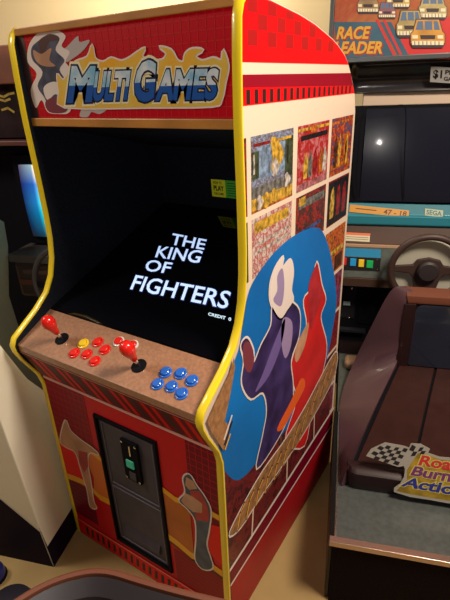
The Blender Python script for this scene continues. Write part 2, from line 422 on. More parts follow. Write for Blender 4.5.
def frect(x0, z0, x1, z1, m, l=0): fpoly([(x0, z0), (x1, z0), (x1, z1), (x0, z1)], m, l)
frect(.0185, .40, .17, .668, DRED, 0); frect(.0185, .10, .11, .30, DRED2, 0)
frect(.545, .40, .622, .668, DRED2, 0); frect(.46, .08, .622, .22, DRED, 0)
for i in range(12): frect(.02, .415+i*.022, .168, .417+i*.022, RED, 1); frect(.547, .415+i*.022, .622, .417+i*.022, RED, 1)
for i in range(7): frect(.032+i*.022, .41, .034+i*.022, .666, RED, 1)
for i in range(4): frect(.555+i*.02, .41, .557+i*.02, .666, RED, 1)
for i in range(9): frect(.02, .105+i*.02, .108, .107+i*.02, mat('grid violet print', (.20, .015, .07), .4), 1)
for i in range(8): frect(.48, .09+i*.016, .62, .0915+i*.016, RED, 1)
frect(.0185, .285, .125, .42, BRED, 2)                               # red field and the yellow edged orange wave
wave_t = [(.018, .43), (.06, .418), (.10, .43), (.13, .456), (.165, .45), (.20, .438), (.30, .43), (.40, .452), (.45, .448), (.49, .436), (.54, .446), (.59, .456), (.622, .452)]
wave_b = [(.622, .235), (.58, .246), (.53, .236), (.48, .254), (.44, .262), (.30, .25), (.20, .262), (.15, .258), (.10, .285), (.06, .285), (.018, .272)]
fpoly([(.105, .43), (.13, .456), (.165, .45), (.20, .438), (.20, .262), (.15, .258), (.125, .275), (.14, .34)], ORA, 3)
fpoly([(.446, .45), (.49, .436), (.54, .446), (.54, .238), (.48, .254), (.446, .262)], mat('burnt orange print', (.55, .13, .015), .35, noise=.3, nscale=6), 3)
fpoly([(.575, .40), (.622, .42), (.622, .27), (.585, .30)], BRED, 4)
def band(pts, w, m, l):
    for (x0, z0), (x1, z1) in zip(pts, pts[1:]): fpoly([(x0, z0-w/2), (x1, z1-w/2), (x1, z1+w/2), (x0, z0+w/2)], m, l)
band([p for p in wave_t if p[0] >= .1], .020, YELP, 5); band([(.125, .475), (.165, .478), (.20, .462)], .006, BLACKP, 6)
band(wave_b[:6], .026, YELP, 5); band(wave_b[6:], .026, YELP, 5); band([(.446, .242), (.49, .232), (.53, .216), (.58, .226), (.622, .214)], .006, BLACKP, 6)
def glyph(pts, m, l):
    P = smoothc([front_at(*p) for p in pts], 4); s = -1 if area(P) > 0 else 1; G = []
    for i, p in enumerate(P):
        a = P[i-1]; b = P[(i+1) % len(P)]; dx, dy = b[0]-a[0], b[1]-a[1]; L = math.hypot(dx, dy) or 1
        G.append((p[0]-dy/L*.005*s, p[1]+dx/L*.005*s))
    fpoly(G, IVORY, l, True); fpoly(P, m, l+1, True)
# abstract flames in the colours of the printed figures
glyph([(66, 420), (71, 430), (82, 440), (92, 447), (99, 454), (90, 452), (88, 462), (91, 480), (94, 500), (97, 507), (91, 506), (88, 490), (82, 470), (76, 452), (66, 446), (61, 440)], SKIN, 8)
fpoly([front_at(*p) for p in ((79, 450), (88, 452), (89, 466), (85, 472), (80, 462))], CRIM, 11, True)
glyph([(190, 474), (197, 485), (205, 496), (211, 510), (209, 530), (207, 545), (213, 566), (203, 568), (196, 558), (197, 540), (196, 520), (188, 508), (180, 500), (186, 492), (184, 478)], mat('blue denim print', (.06, .10, .16), .4, noise=.4, nscale=30), 8)
fpoly([front_at(*p) for p in ((191, 490), (200, 490), (206, 500), (210, 512), (209, 521), (197, 519), (194, 505))], CRIM, 11, True)
fpoly([front_at(*p) for p in ((186, 492), (194, 496), (203, 503), (203, 512), (194, 511), (186, 505), (182, 500))], SKIN, 12, True)
fpoly([front_at(*p) for p in ((187, 476), (194, 480), (198, 488), (190, 489), (186, 484))], SKIN, 12, True)
fpoly([(.0185, .066), (.622, .069), (.622, .076), (.0185, .073)], mat('pale red line print', (.75, .20, .16), .35), 8)
fpoly([(.0185, .0), (.622, .0), (.622, .069), (.0185, .066)], BRED, 7)
for i in range(22):
    x = .03+i*.0275
    fpoly([(x, .015), (x+.012, .015), (x+.016, .056), (x+.004, .056)], BLACKP, 8)
fa.done('front_artwork', fp)
bm = B(); box(bm, (XL, -.003, .688), (W-.018, 0, .697)); finish(bm, 'front_strip', mat('pale pink strip', (.80, .45, .42), .35), fp, bevel=.001)

# ---- coin door
bm = B(); t = .012
for lo, hi in (((DX0+.002, -.006, DZ0+.002), (DX0+t, .014, DZ1-.002)), ((DX1-t, -.006, DZ0+.002), (DX1-.002, .014, DZ1-.002)), ((DX0+t, -.006, DZ0+.002), (DX1-t, .014, DZ0+t)), ((DX0+t, -.006, DZ1-t), (DX1-t, .014, DZ1-.002))): box(bm, lo, hi)
cdoor = finish(bm, 'coin_door', BLACK, cab, bevel=.002)
bm = B(); box(bm, (DX0+t, .004, DZ0+t), (DX1-t, .012, DZ1-t)); finish(bm, 'door_plate', STEEL, cdoor)
bm = B(); DP = .036
def rim(bm, x0, z0, x1, z1, w=.005, y=.001):
    for lo, hi in (((x0, y, z0), (x0+w, .006, z1)), ((x1-w, y, z0), (x1, .006, z1)), ((x0+w, y, z0), (x1-w, .006, z0+w)), ((x0+w, y, z1-w), (x1-w, .006, z1))): box(bm, lo, hi)
rim(bm, DX0+.022, .37, DX1-.022, .612); finish(bm, 'upper_frame_rib', mat('raised steel rib', (.11, .10, .13), .45, spec=.3), cdoor, bevel=.0015); bm = B(); rim(bm, DX0+.022, .122, DX1-.022, .358)
finish(bm, 'lower_frame_rib', mat('raised steel rib', (0, 0, 0)), cdoor, bevel=.0015)
bm = B(); prism_x(bm, [(.004, .15), (.004, .19), (-.006, .165), (-.006, .15)], .25, .40); finish(mapd(bm), 'coin_return_hood', STEEL, cdoor, bevel=.002)
bm = B(); box(bm, (.302, -.006, .425), (.368, .004, .572)); cm_ = finish(mapd(bm), 'coin_mechanism_plate', BLACK, cdoor, bevel=.003)
bm = B(); box(bm, (.320, -.012, .480), (.350, -.006, .508)); finish(mapd(bm), 'green_coin_button', mat('green lit plastic', (.02, .30, .17), .3, emit=.25), cm_, bevel=.003)
bm = B(); box(bm, (.338, -.009, .525), (.343, -.006, .56)); finish(mapd(bm), 'coin_slot', CHROME, cm_)
bm = B(); box(bm, (.325, -.009, .435), (.350, -.006, .462)); finish(mapd(bm), 'coin_return_flap', STEEL, cm_)
for x, z in ((.309, .433), (.361, .433), (.309, .564), (.361, .564)):
    bm = B(); lathe(bm, [(.004, 0), (.004, .001), (.002, .002)], (x, -.006, z), 10, (0, -1, 0)); finish(mapd(bm), 'screw', CHROME, cm_)

# ---- control panel
CPa, CPb = Vector((0, .072, .893)), Vector((0, -.057, .834)); cps = (CPa-CPb).normalized(); CPN = Vector((0, -cps.z, cps.y))
bm = B(); prism_x(bm, [(.072, .893), (-.057, .834), (-.056, .812), (.072, .868)], XL, W-.018)
cpn = finish(bm, 'control_panel', WOOD, cab, bevel=.002)
bm = B(); prism_x(bm, [(-.046, .811), (-.0545, .811), (-.008, .704), (.0, .701), (.018, .701), (.018, .71), (-.035, .811)], XL, W-.018)
apr = finish(bm, 'control_apron', RED, cab)
d = (Vector((0, -.0545, .811))-Vector((0, -.008, .704)))
aa = Art((0, -.008, .704), (1, 0, 0), d.normalized()); L = d.length
aa.rect(XL+.0005, .002, W-.0185, L-.001, DRED2, 0)
for i in range(18):
    x = .0+i*.0345
    aa.poly([(x, .006), (x+.016, .006), (x+.004, L-.012), (x-.012, L-.012)], BRED if i % 3 else BLACKP, 1)
aa.rect(XL+.0005, L-.006, W-.0185, L-.001, mat('pale pink strip', (0, 0, 0)), 2)
aa.done('apron_artwork', apr)
def cp_at(x, y): return on_plane(x, y, CPa, CPN)
PR = mat('red button plastic', (.78, .015, .01), .25, coat=.5); PB = mat('blue button plastic', (.02, .14, .62), .25, coat=.5)
PY = mat('yellow button plastic', (.90, .62, .02), .25, coat=.5); PW = mat('white button plastic', (.75, .68, .62), .3, coat=.5)
def button(px, col, ring=None):
    c = cp_at(*px)
    bm = B(); lathe(bm, [(.0165, 0), (.0165, .003), (.0145, .0045), (.0125, .0045), (.0125, .002)], c, 20, CPN)
    r = finish(bm, 'button', ring or col, cpn, smooth=True)
    bm = B(); lathe(bm, [(.0115, .001), (.0115, .0075), (.0095, .0092), (.0001, .0092)], c, 20, CPN); finish(bm, 'button_plunger', col, r, smooth=True)
button((83.6, 344), PY)
for p in ((98, 342.5), (105, 350), (74.5, 353.5), (87, 354.5), (95, 361.5)): button(p, PR)
for p in ((165.7, 372.7), (180.7, 374), (191.9, 381), (157.7, 384.4), (171.6, 387), (181.7, 394)): button(p, PB)
for p in ((119, 342), (133, 345.5)): button(p, PR, PW)
for px in ((62, 339), (139, 366)):
    c = cp_at(*px); ax = CPN
    bm = B(); lathe(bm, [(.0205, 0), (.0205, .002), (.018, .0035), (.0001, .004)], c, 20, ax); j = finish(bm, 'joystick', BLACK, cpn, smooth=True)
    bm = B(); tube(bm, [c+ax*.002, c+ax*.03], .0055, 12); finish(bm, 'joystick_shaft', CHROME, j, smooth=True)
    bm = B(); lathe(bm, [(.006, .026), (.0085, .03), (.011, .045), (.0165, .060), (.019, .070), (.0185, .080), (.014, .089), (.007, .094), (.0002, .095)], c, 20, ax); finish(bm, 'joystick_bat_top', PR, j, smooth=True)

# ---- monitor glass with the title, inner walls
G0 = Vector((0, .074, .895)); G1 = Vector((0, .645, 1.095)); gd = (G1-G0).normalized(); GN = Vector((0, -gd.z, gd.y))
bm = B(); prism_x(bm, [(.074, .895), (.645, 1.095), (.648, 1.087), (.077, .887)], XL+.0005, W-.0185)
mon = finish(bm, 'monitor_screen', GLASS, cab)
ga = Art(G0, (1, 0, 0), gd)
def g_at(x, y): p = on_plane(x, y, G0, GN); return (p.x, (p-G0).dot(gd))
GLOW = mat('screen lettering glow', (.55, .72, .95), .4, emit=.95, ecol=(.55, .72, 1.0)); HALO = mat('screen blue halo', (.02, .03, .12), .3, emit=.12, ecol=(.05, .1, .6))
for txt, qd in (('THE', ((170, 244.5), (204, 250), (207, 240), (173, 233.5))), ('KING', ((155, 257.5), (199, 263.5), (203.5, 251), (159, 246))), ('OF', ((144, 271), (169, 274), (173, 263), (148, 259.5))), ('FIGHTERS', ((130, 289.5), (227, 309.5), (232, 292), (136, 275)))):
    Q = [g_at(*p) for p in qd]
    bx = ga.text(txt, 0, 0, 1, 1, GLOW, 2, bold=.012, shear=0.0, quad=Q, small=False)
    ga.text(txt, 0, 0, 1, 1, HALO, 0, bold=.045, shear=0.0, quad=Q, ref=bx)
ga.text('CREDIT  0', 0, 0, 1, 1, mat('credit lettering glow', (.6, .8, .9), .4, emit=.9), 2, bold=.03, quad=[g_at(*p) for p in ((208, 315.5), (231, 321.5), (231.5, 318), (208.5, 312.5))])
ga.done('screen_title', mon)
bm = B(); prism_x(bm, [(.645, 1.095), (.632, 1.30), (.165, 1.408), (.165, 1.418), (.642, 1.31), (.655, 1.095)], XL+.0005, W-.0185)
iw = finish(bm, 'inner_back_wall', BLACKR, cab)
WP = Vector((0, .645, 1.095)); wd = (Vector((0, .632, 1.30))-WP).normalized(); wn = Vector((0, -wd.z, wd.y))
wa = Art(WP, (1, 0, 0), wd, lift=.001)
def w_at(x, y): p = on_plane(x, y, WP, wn); return (p.x, (p-WP).dot(wd))
x0, z1 = w_at(211, 179); x1, _ = w_at(225, 179); _, z0 = w_at(211, 196); xe = min(x1+(x1-x0)*1.15, .62)
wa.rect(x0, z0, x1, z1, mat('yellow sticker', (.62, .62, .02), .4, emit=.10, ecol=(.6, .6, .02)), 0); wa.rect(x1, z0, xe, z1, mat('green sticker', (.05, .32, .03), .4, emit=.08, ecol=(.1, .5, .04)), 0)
h = z1-z0; w = x1-x0
wa.text('HOW TO', x0+w*.15, z0+h*.74, x0+w*.75, z0+h*.90, BLACKP, 1, bold=.02); wa.text('PLAY', x0+w*.15, z0+h*.36, x0+w*.88, z0+h*.66, BLACKP, 1, bold=.04); wa.text('THE GAME', x0+w*.15, z0+h*.12, x0+w*.85, z0+h*.26, BLACKP, 1, bold=.02)
for i in range(6): wa.rect(x1+w*.12, z0+h*(.12+.14*i), xe-w*.1, z0+h*(.16+.14*i), BLACKP, 1)
wa.done('instruction_sticker', cab)

# ---- marquee
MY = .145
bm = B(); box(bm, (XL+.0005, MY, 1.410), (W-.0185, MY+.01, 1.632)); mq = finish(bm, 'marquee', RED, cab)
BRZ = mat('orange brown strip', (.55, .24, .05), .4, noise=.25, nscale=10)
for a, b_ in ((1.408, 1.428), (1.618, 1.634)):
    bm = B(); box(bm, (XL+.0005, MY-.008, a), (W-.0185, MY, b_)); finish(bm, 'marquee_strip', BRZ, mq, bevel=.002)
ma = Art((0, MY, 0), (1, 0, 0), (0, 0, 1))
def m_at(x, y): p = on_plane(x, y, Vector((0, MY, 0)), Vector((0, 1, 0))); return (p.x, p.z)
for i in range(31): ma.rect(.012+i*.020, 1.428, .0135+i*.020, 1.618, mat('marquee grid print', (.62, .03, .03), .3), 0)
for i in range(10): ma.rect(XL+.001, 1.430+i*.0195, .621, 1.4315+i*.0195, mat('marquee grid print', (0, 0, 0)), 0)
ma.rect(XL+.001, 1.428, .006, 1.618, mat('marquee dark edge print', (.06, .03, .04), .4), 1)
def mpoly(px, m, l): ma.poly(smoothc([m_at(*p) for p in px], 4), m, l)
# abstract splash where the marquee figure was
mpoly([(29, 46), (36, 35), (44, 31), (56, 30), (66, 36), (62, 46), (70, 52), (66, 62), (73, 72), (66, 84), (74, 96), (70, 112), (60, 114), (48, 112), (42, 100), (36, 108), (31, 90), (37, 74), (28, 62)], IVORY, 2)
mpoly([(32, 48), (40, 40), (50, 34), (60, 38), (56, 50), (65, 60), (60, 70), (68, 84), (62, 94), (68, 110), (52, 111), (45, 98), (38, 86), (43, 72), (33, 60)], mat('dusk blue print', (.10, .11, .17), .35, noise=.5, nscale=40), 3)
mpoly([(40, 40), (52, 34), (60, 40), (50, 42), (46, 52), (42, 62), (40, 50)], mat('umber print', (.08, .03, .025), .4), 4)
mpoly([(34, 50), (42, 54), (52, 48), (50, 60), (56, 66), (44, 66), (36, 60)], SKIN, 5)
mpoly([(44, 88), (52, 82), (60, 84), (64, 98), (56, 94), (48, 100)], IVORY, 5); mpoly([(46, 102), (56, 97), (66, 104), (66, 112), (50, 112)], mat('maroon print', (0, 0, 0)), 6)
mpoly([(62, 52), (68, 46), (78, 36), (80, 42), (90, 40), (84, 50), (74, 58), (66, 62)], mat('pale grey print', (.50, .44, .44), .35), 1.5)
mpoly([(80, 116), (84, 107), (96, 106), (108, 108), (100, 114), (92, 112), (88, 117)], mat('pale grey print', (0, 0, 0)), 1.5)
fl = [(65, 107), (60, 92), (58, 74), (64, 80), (70, 72), (76, 62), (88, 57), (93, 45), (96, 58), (104, 62), (112, 58), (122, 61), (130, 58), (137, 53), (146, 48), (143, 56), (150, 60), (163, 60), (167, 53), (160, 47), (172, 50), (178, 60), (184, 62), (186, 54), (193, 49), (204, 50), (196, 56), (203, 61), (214, 58), (222, 60), (224, 50), (229, 66), (226, 82), (222, 100), (212, 106), (150, 107)]
def offs(P, g):
    s = -1 if area(P) > 0 else 1; G = []
    for i, p in enumerate(P):
        a = P[i-1]; b = P[(i+1) % len(P)]; dx, dy = b[0]-a[0], b[1]-a[1]; L = math.hypot(dx, dy) or 1
        G.append((p[0]-dy/L*g*s, p[1]+dx/L*g*s))
    return G
FP = smoothc([m_at(*p) for p in fl], 3)
ma.poly(offs(FP, .0035), IVORY, 8); ma.poly(FP, mat('flame yellow print', (.85, .42, .02), .35, noise=.45, nscale=12, col2=(.75, .55, .10)), 9)
LT = mat('title light blue print', (.22, .50, .72), .3, noise=.4, nscale=25, col2=(.75, .80, .85)); LB = mat('title deep blue print', (.015, .10, .42), .3); LN = mat('title navy outline print', (.01, .01, .06), .35)
for txt, qd in (('M', ((68, 103), (93, 102), (97, 66), (73, 66))), ('ULTI', ((93, 101.5), (128, 100.5), (132, 70.5), (97, 71.5))), ('G', ((134, 103), (155, 101), (158, 60), (138, 60))), ('AMES', ((156, 101), (217, 99.5), (221, 68), (160, 69.5)))):
    Q = [m_at(*p) for p in qd]
    bx = ma.text(txt, 0, 0, 1, 1, LT, 14, bold=.045, quad=Q, split=(.48, LB))
    ma.text(txt, 0, 0, 1, 1, LN, 12, bold=.085, quad=Q, ref=bx); ma.text(txt, 0, 0, 1, 1, mat('title cream outline print', (.85, .78, .50), .35), 10, bold=.135, quad=Q, ref=bx)
ma.done('marquee_artwork', mq)
# ================================================================ RIGHT: DRIVING MACHINE
DG = mat('dark grey plastic', (.014, .014, .018), .45, spec=.15); BRN = mat('brown plastic', (.085, .045, .034), .5, spec=.25, noise=.2, nscale=8)
GRY = mat('grey green laminate', (.125, .14, .13), .5, spec=.25, noise=.2, nscale=40); TEAL = mat('teal painted ledge', (.01, .18, .25), .5, coat=.1); TEAL2 = mat('dull teal paint', (.02, .13, .18), .4)
RW0, RW1 = -.085, .80; RF = 1.10
rc = thing('racing_cabinet', 'wide sit-down driving arcade machine with RACE LEADER sign and brown steering wheel', 'arcade machine', (.35, 1.15, 0))
def zz(y, v, x=345): return at_v(x, y, v)[2]
# lower black case and side walls
bm = B(); box(bm, (-.03, 1.20, 0), (.76, 1.80, zz(286, 1.075))); finish(bm, 'lower_case', BLACK, rc, bevel=.004)
sd = [(1.20, .0), (1.20, .60), (1.06, .605), (1.055, .66), (1.10, .80), (1.17, .92), (1.17, 1.06), (1.24, 1.45), (1.145, 1.53), (1.145, 2.02), (1.15, 2.05), (1.84, 2.05), (1.84, 0)]
for x0, x1 in ((-.06, -.03), (.76, .79)):
    bm = B(); prism_x(bm, sd, x0, x1); finish(bm, 'side_panel', DG, rc, bevel=.004)
# dashboard
zb = zz(277, 1.075); zb0 = zz(286, 1.075)
bm = B(); prism_x(bm, [(1.20, zb0-.002), (1.075, zb0), (1.07, zb-.001), (1.20, zb-.001)], -.03, .76); finish(bm, 'dashboard_bottom_strip', mat('dark brown plastic', (.075, .04, .028), .45), rc, bevel=.003)
zt = zz(247, 1.09)
bm = B(); prism_x(bm, [(1.20, zb), (1.075, zb), (1.10, zt), (1.20, zt)], -.03, .76); dash = finish(bm, 'dashboard', GRY, rc, bevel=.002)
bm = B(); prism_x(bm, [(1.11, zt), (1.098, zt), (1.10, zt+.010), (1.115, zt+.014)], -.03, .76); finish(bm, 'dashboard_lip', mat('tan plastic lip', (.42, .26, .16), .4), dash)
zb2 = zt+.012; z2 = zz(225, 1.14)
bm = B(); prism_x(bm, [(1.20, zb2), (1.105, zb2), (1.14, z2), (1.20, z2)], -.03, .76); cowl = finish(bm, 'dashboard_cowl', BRN, rc, bevel=.003)
z3 = zz(215, 1.135); z4 = zz(203, 1.16)
bm = B(); prism_x(bm, [(1.20, z2), (1.138, z2), (1.128, z2+.010), (1.132, z3), (1.142, z3+.004), (1.16, z4), (1.20, z4)], -.03, .76)
tl = finish(bm, 'teal_ledge', TEAL, rc, bevel=.004)
def pxa(P, n):                                                         # plane P with normal n (in u,v,z) read through the photograph
    Pw = wuv(*P); nw = U*n[0]+V*n[1]+Z*n[2]
    return lambda x, y: uvz(on_plane(x, y, Pw, nw))
def plane_art(v0, z0, v1, z1, lift=.0008):
    """print plane rising from (v0,z0) to (v1,z1), across u"""
    d = Vector((0, v1-v0, z1-z0)).normalized(); o = Vector((0, v0, z0)); A = Art(o, (1, 0, 0), d, lift=lift); n = A.n
    f = pxa(o, n)
    def at(x, y): p = Vector(f(x, y)); return (p.x, (p-o).dot(d))
    return A, at
A, at = plane_art(1.142, z3+.004, 1.16, z4, .0035)
LAB = mat('orange label', (.60, .27, .03), .4)
A.poly([at(350, 204.5), at(409, 210.5), at(408.5, 217.5), at(349, 212)], LAB, 0)
A.text('47 - 18', 0, 0, 1, 1, mat('brown ink', (.10, .04, .01), .5), 1, bold=.02, quad=[at(383, 214.5), at(406, 216.5), at(407, 211.5), at(384, 209.2)])
A.line([at(356, 208.5), at(376, 210.6)], .004, mat('brown ink', (0, 0, 0)), 1)
PALE = mat('pale green label', (.42, .48, .32), .5)
A.poly([at(425, 208.5), at(443, 210.5), at(442.5, 217.5), at(424.5, 215.5)], PALE, 0)
A.text('SEGA', 0, 0, 1, 1, TEAL2, 1, bold=.03, quad=[at(426, 214.5), at(441.5, 216.3), at(442, 211.5), at(426.5, 209.7)])
A.done('ledge_label', tl)
A, at = plane_art(1.105, zb2, 1.14, z2)
A.poly([at(343, 232), at(370.5, 233.5), at(370, 236), at(343, 234.5)], mat('orange red label', (.70, .14, .04), .4), 0); A.poly([at(343, 234.5), at(370, 236), at(369.5, 242), at(343, 240.5)], mat('cream label', (.62, .55, .38), .5), 0)
for i in range(2): A.line([at(345, 236.5+i*2), at(368, 237.8+i*2)], .002, mat('brown ink', (0, 0, 0)), 1)
A.done('warning_label', cowl)
A, at = plane_art(1.075, zb, 1.10, zt)
A.poly([at(341, 247.5), at(381, 249.5), at(380.5, 258), at(341, 256)], mat('sky blue label', (.03, .28, .55), .4), 0)
A.text('VIEW', 0, 0, 1, 1, mat('white ink', (.45, .60, .70), .5), 1, bold=.02, quad=[at(356, 255), at(368, 255.7), at(368, 252), at(356, 251.3)]) if 0 else None
A.poly([at(341, 256.5), at(381, 258.3), at(379.5, 271.5), at(341, 270)], BLACKP, 0)
A.done('view_button_panel', dash)
o = Vector((0, 1.075, zb)); dn = Vector((0, 1.10-1.075, zt-zb)).normalized(); nn = Vector((1, 0, 0)).cross(dn)
f = pxa(o, nn)
for (x0, x1, y), c in (((339.5, 346.5, 261), (.62, .02, .03)), ((350, 356, 262), (.02, .28, .60)), ((358.5, 364, 263), (.80, .52, .02)), ((366.5, 373, 264), (.01, .38, .10))):
    c0 = Vector(f(x0, y)); c1 = Vector(f(x1, y)); wd = (c1-c0).x; c = mat('view button %.2f' % c[0], c, .3, emit=.12)
    bm = B(); loft(bm, [[(c0.x+a, (c0+dn*b+nn*h).y, (c0+dn*b+nn*h).z) for a, b in ((ins, -.017+ins), (wd-ins, -.017+ins), (wd-ins, .017-ins), (ins, .017-ins))] for h, ins in ((0, 0), (.006, 0), (.009, .002))])
    finish(bm, 'view_button', c, dash)
for px in ((377, 259.5), (377, 269.5)):
    c = Vector(f(*px)); bm = B(); lathe(bm, [(.0035, 0), (.0035, .002), (.002, .003)], c, 10, nn); finish(bm, 'screw', CHROME, dash)
# screen, hood, marquee
GV0, GV1 = 1.165, 1.208
zg0 = z4-.005; zg1 = zz(105, GV1, 400)
SG = mat('dark tinted screen', (.010, .011, .022), .22, spec=.3, coat=.25)
bm = B(); prism_x(bm, [(1.20, zg0), (GV0, zg0), (GV1, zg1), (GV1+.03, zg1)], -.03, .76); scr = finish(bm, 'screen_surround', BLACK, rc)
ul = at_v(362, 150, 1.19)[0]
bm = B(); nx, ny = 16, 10; g = [[None]*(ny+1) for _ in range(nx+1)]
for i in range(nx+1):
    for j in range(ny+1):
        a = i/nx*2-1; b = j/ny*2-1
        sx = ul+.006+(.70-ul)*(i/nx); s = .04+.93*j/ny
        d = .018*(1-a*a*.8-b*b*.3)*(1 if abs(a) < 1 and abs(b) < 1 else 1)
        g[i][j] = bm.verts.new((sx, GV0+(GV1-GV0)*s-.004-d, zg0+(zg1-zg0)*s))
for i in range(nx):
    for j in range(ny): bm.faces.new((g[i][j], g[i+1][j], g[i+1][j+1], g[i][j+1]))
edge = [g[i][0] for i in range(nx+1)]+[g[nx][j] for j in range(1, ny+1)]+[g[i][ny] for i in range(nx-1, -1, -1)]+[g[0][j] for j in range(ny-1, 0, -1)]
r = [bm.verts.new((v.co.x, v.co.y+.02, v.co.z)) for v in edge]
for i in range(len(edge)): bm.faces.new((edge[i], edge[(i+1) % len(edge)], r[(i+1) % len(r)], r[i]))
finish(bm, 'screen', SG, scr, smooth=True)
# black loop of cable hanging in front of the glass
cb = [(358, 196), (356, 180), (358, 150), (360, 125), (365, 110), (375, 106), (390, 107), (400, 105), (405, 107), (406, 120), (405, 145), (404, 175), (404, 199)]
bm = B(); tube(bm, smoothc([at_v(x, y, 1.145) for x, y in cb], 4, False), .0022, 6); finish(bm, 'screen_gasket_cord', BLACK, scr, smooth=True)
zc1 = zz(92, 1.205, 400)
bm = B(); prism_x(bm, [(1.26, zg1), (GV1, zg1), (1.212, zc1), (1.26, zc1)], at_v(363, 100, 1.22)[0], .74); finish(bm, 'cream_visor_strip', mat('cream plastic', (.55, .42, .32), .45), rc, bevel=.003)
zh1 = zz(60, 1.105, 400)
HD = mat('glossy dark visor', (.022, .020, .024), .2, spec=.4, coat=.25)
u0 = -.03
bm = B(); vp = [(1.199, zc1), (1.2025, zc1+.014), (1.2035, zc1+.027), (1.2015, zc1+.040), (1.194, zc1+.053), (1.178, zc1+.068), (1.145, zh1-.012), (1.11, zh1-.002)]; vp = smoothc(vp, 3, False)
g = [[bm.verts.new((u0+(.79)*i/20, v-.008*(1-((i-10)/10)**2), z)) for v, z in vp] for i in range(21)]
for i in range(20):
    for j in range(len(vp)-1): bm.faces.new((g[i][j], g[i+1][j], g[i+1][j+1], g[i][j+1]))
hood = finish(bm, 'visor', HD, rc, smooth=True); md = hood.modifiers.new('thick', 'SOLIDIFY'); md.thickness = .006; md.offset = 1
Ah, ath = plane_art(1.1675, zc1, 1.11, zh1, .004)
Ah = None
zp0 = .5*(zc1+zh1)
cq = [at_v(x, y, v_) for x, y, v_ in ((430, 82, 1.165), (462, 84, 1.165), (462, 68, 1.135), (431, 66.5, 1.135))]
bm = B(); loft(bm, [[(p[0], p[1], p[2]) for p in cq], [(p[0], p[1]+.003, p[2]) for p in cq]]); card = finish(bm, 'price_card', mat('grey white card', (.48, .48, .48), .5), rc)
o = Vector(cq[0]); ea = (Vector(cq[1])-o).normalized(); eb = (Vector(cq[3])-o).normalized()
A = Art(o, ea, eb, lift=.0006); cwid = (Vector(cq[1])-o).length; ch = (Vector(cq[3])-o).length
A.text('$1', cwid*.08, ch*.2, cwid*.36, ch*.82, BLACKP, 0, bold=.03); A.text('PER', cwid*.45, ch*.56, cwid*.85, ch*.85, BLACKP, 0, bold=.03); A.text('GAME', cwid*.42, ch*.15, cwid*.92, ch*.42, BLACKP, 0, bold=.03)
A.done('price_lettering', card)
bm = B(); box(bm, (-.105, 1.10, zh1-.004), (.80, 1.14, 1.98)); mqr = finish(bm, 'marquee', DG, rc, bevel=.004)
zf = zz(55, 1.098, 400)
bm = B(); box(bm, (-.105, 1.088, zh1-.002), (.80, 1.10, zf)); finish(bm, 'marquee_sill', mat('grey metal frame', (.10, .11, .12), .35, metal=.5), mqr, bevel=.003); bm = B(); box(bm, (-.115, 1.088, zh1-.002), (-.099, 1.10, 1.97)); finish(bm, 'marquee_frame', mat('grey metal frame', (.10, .11, .12), .35, metal=.5), mqr, bevel=.003)
A, at = plane_art(1.098, zf, 1.098, 2.0, .001)
RX = .755
A.rect(-.098, 0, RX, 1.97-zf, shot_mat('sunset race print', [(.30, .04, .025), (.42, .14, .04), (.38, .07, .03), (.48, .17, .05)], 4, 5), 0)
def rp(px, m, l): A.poly([at(*p) for p in px], m, l)
rp([(398, 58), (404, 24), (470, 14), (470, 60)], mat('race red print', (.58, .03, .03), .4), 1)
BT = mat('slate blue print', (.05, .14, .22), .4, noise=.3, nscale=10)
rp([(334, 22), (376, 22), (379, 24), (396, 57), (338, 59)], BT, 2); rp([(380, 22), (391, 22), (410, 58), (399, 58)], BT, 2)
for a, b_ in (((377, 20), (395, 57)), ((384, 20), (402, 57))): A.line([at(*a), at(*b_)], .008, mat('race red print', (0, 0, 0)), 3)
RY = mat('race yellow print', (.68, .36, .03), .4)
for txt, x0, y0, x1, y1 in (('RACE', 336, 39.5, 368, 26.5), ('LEADER', 333.5, 54, 382, 41.5)):
    Q = [at(x0, y0), at(x1, y0-.4), at(x1+3, y1-.4), at(x0+3, y1)]
    bx = A.text(txt, 0, 0, 1, 1, RY, 5, bold=.035, quad=Q); Q2 = [(a+.004, b-.004) for a, b in Q]
    A.text(txt, 0, 0, 1, 1, mat('race red shadow', (.40, .03, .02), .4), 4, bold=.055, quad=Q2, ref=bx)
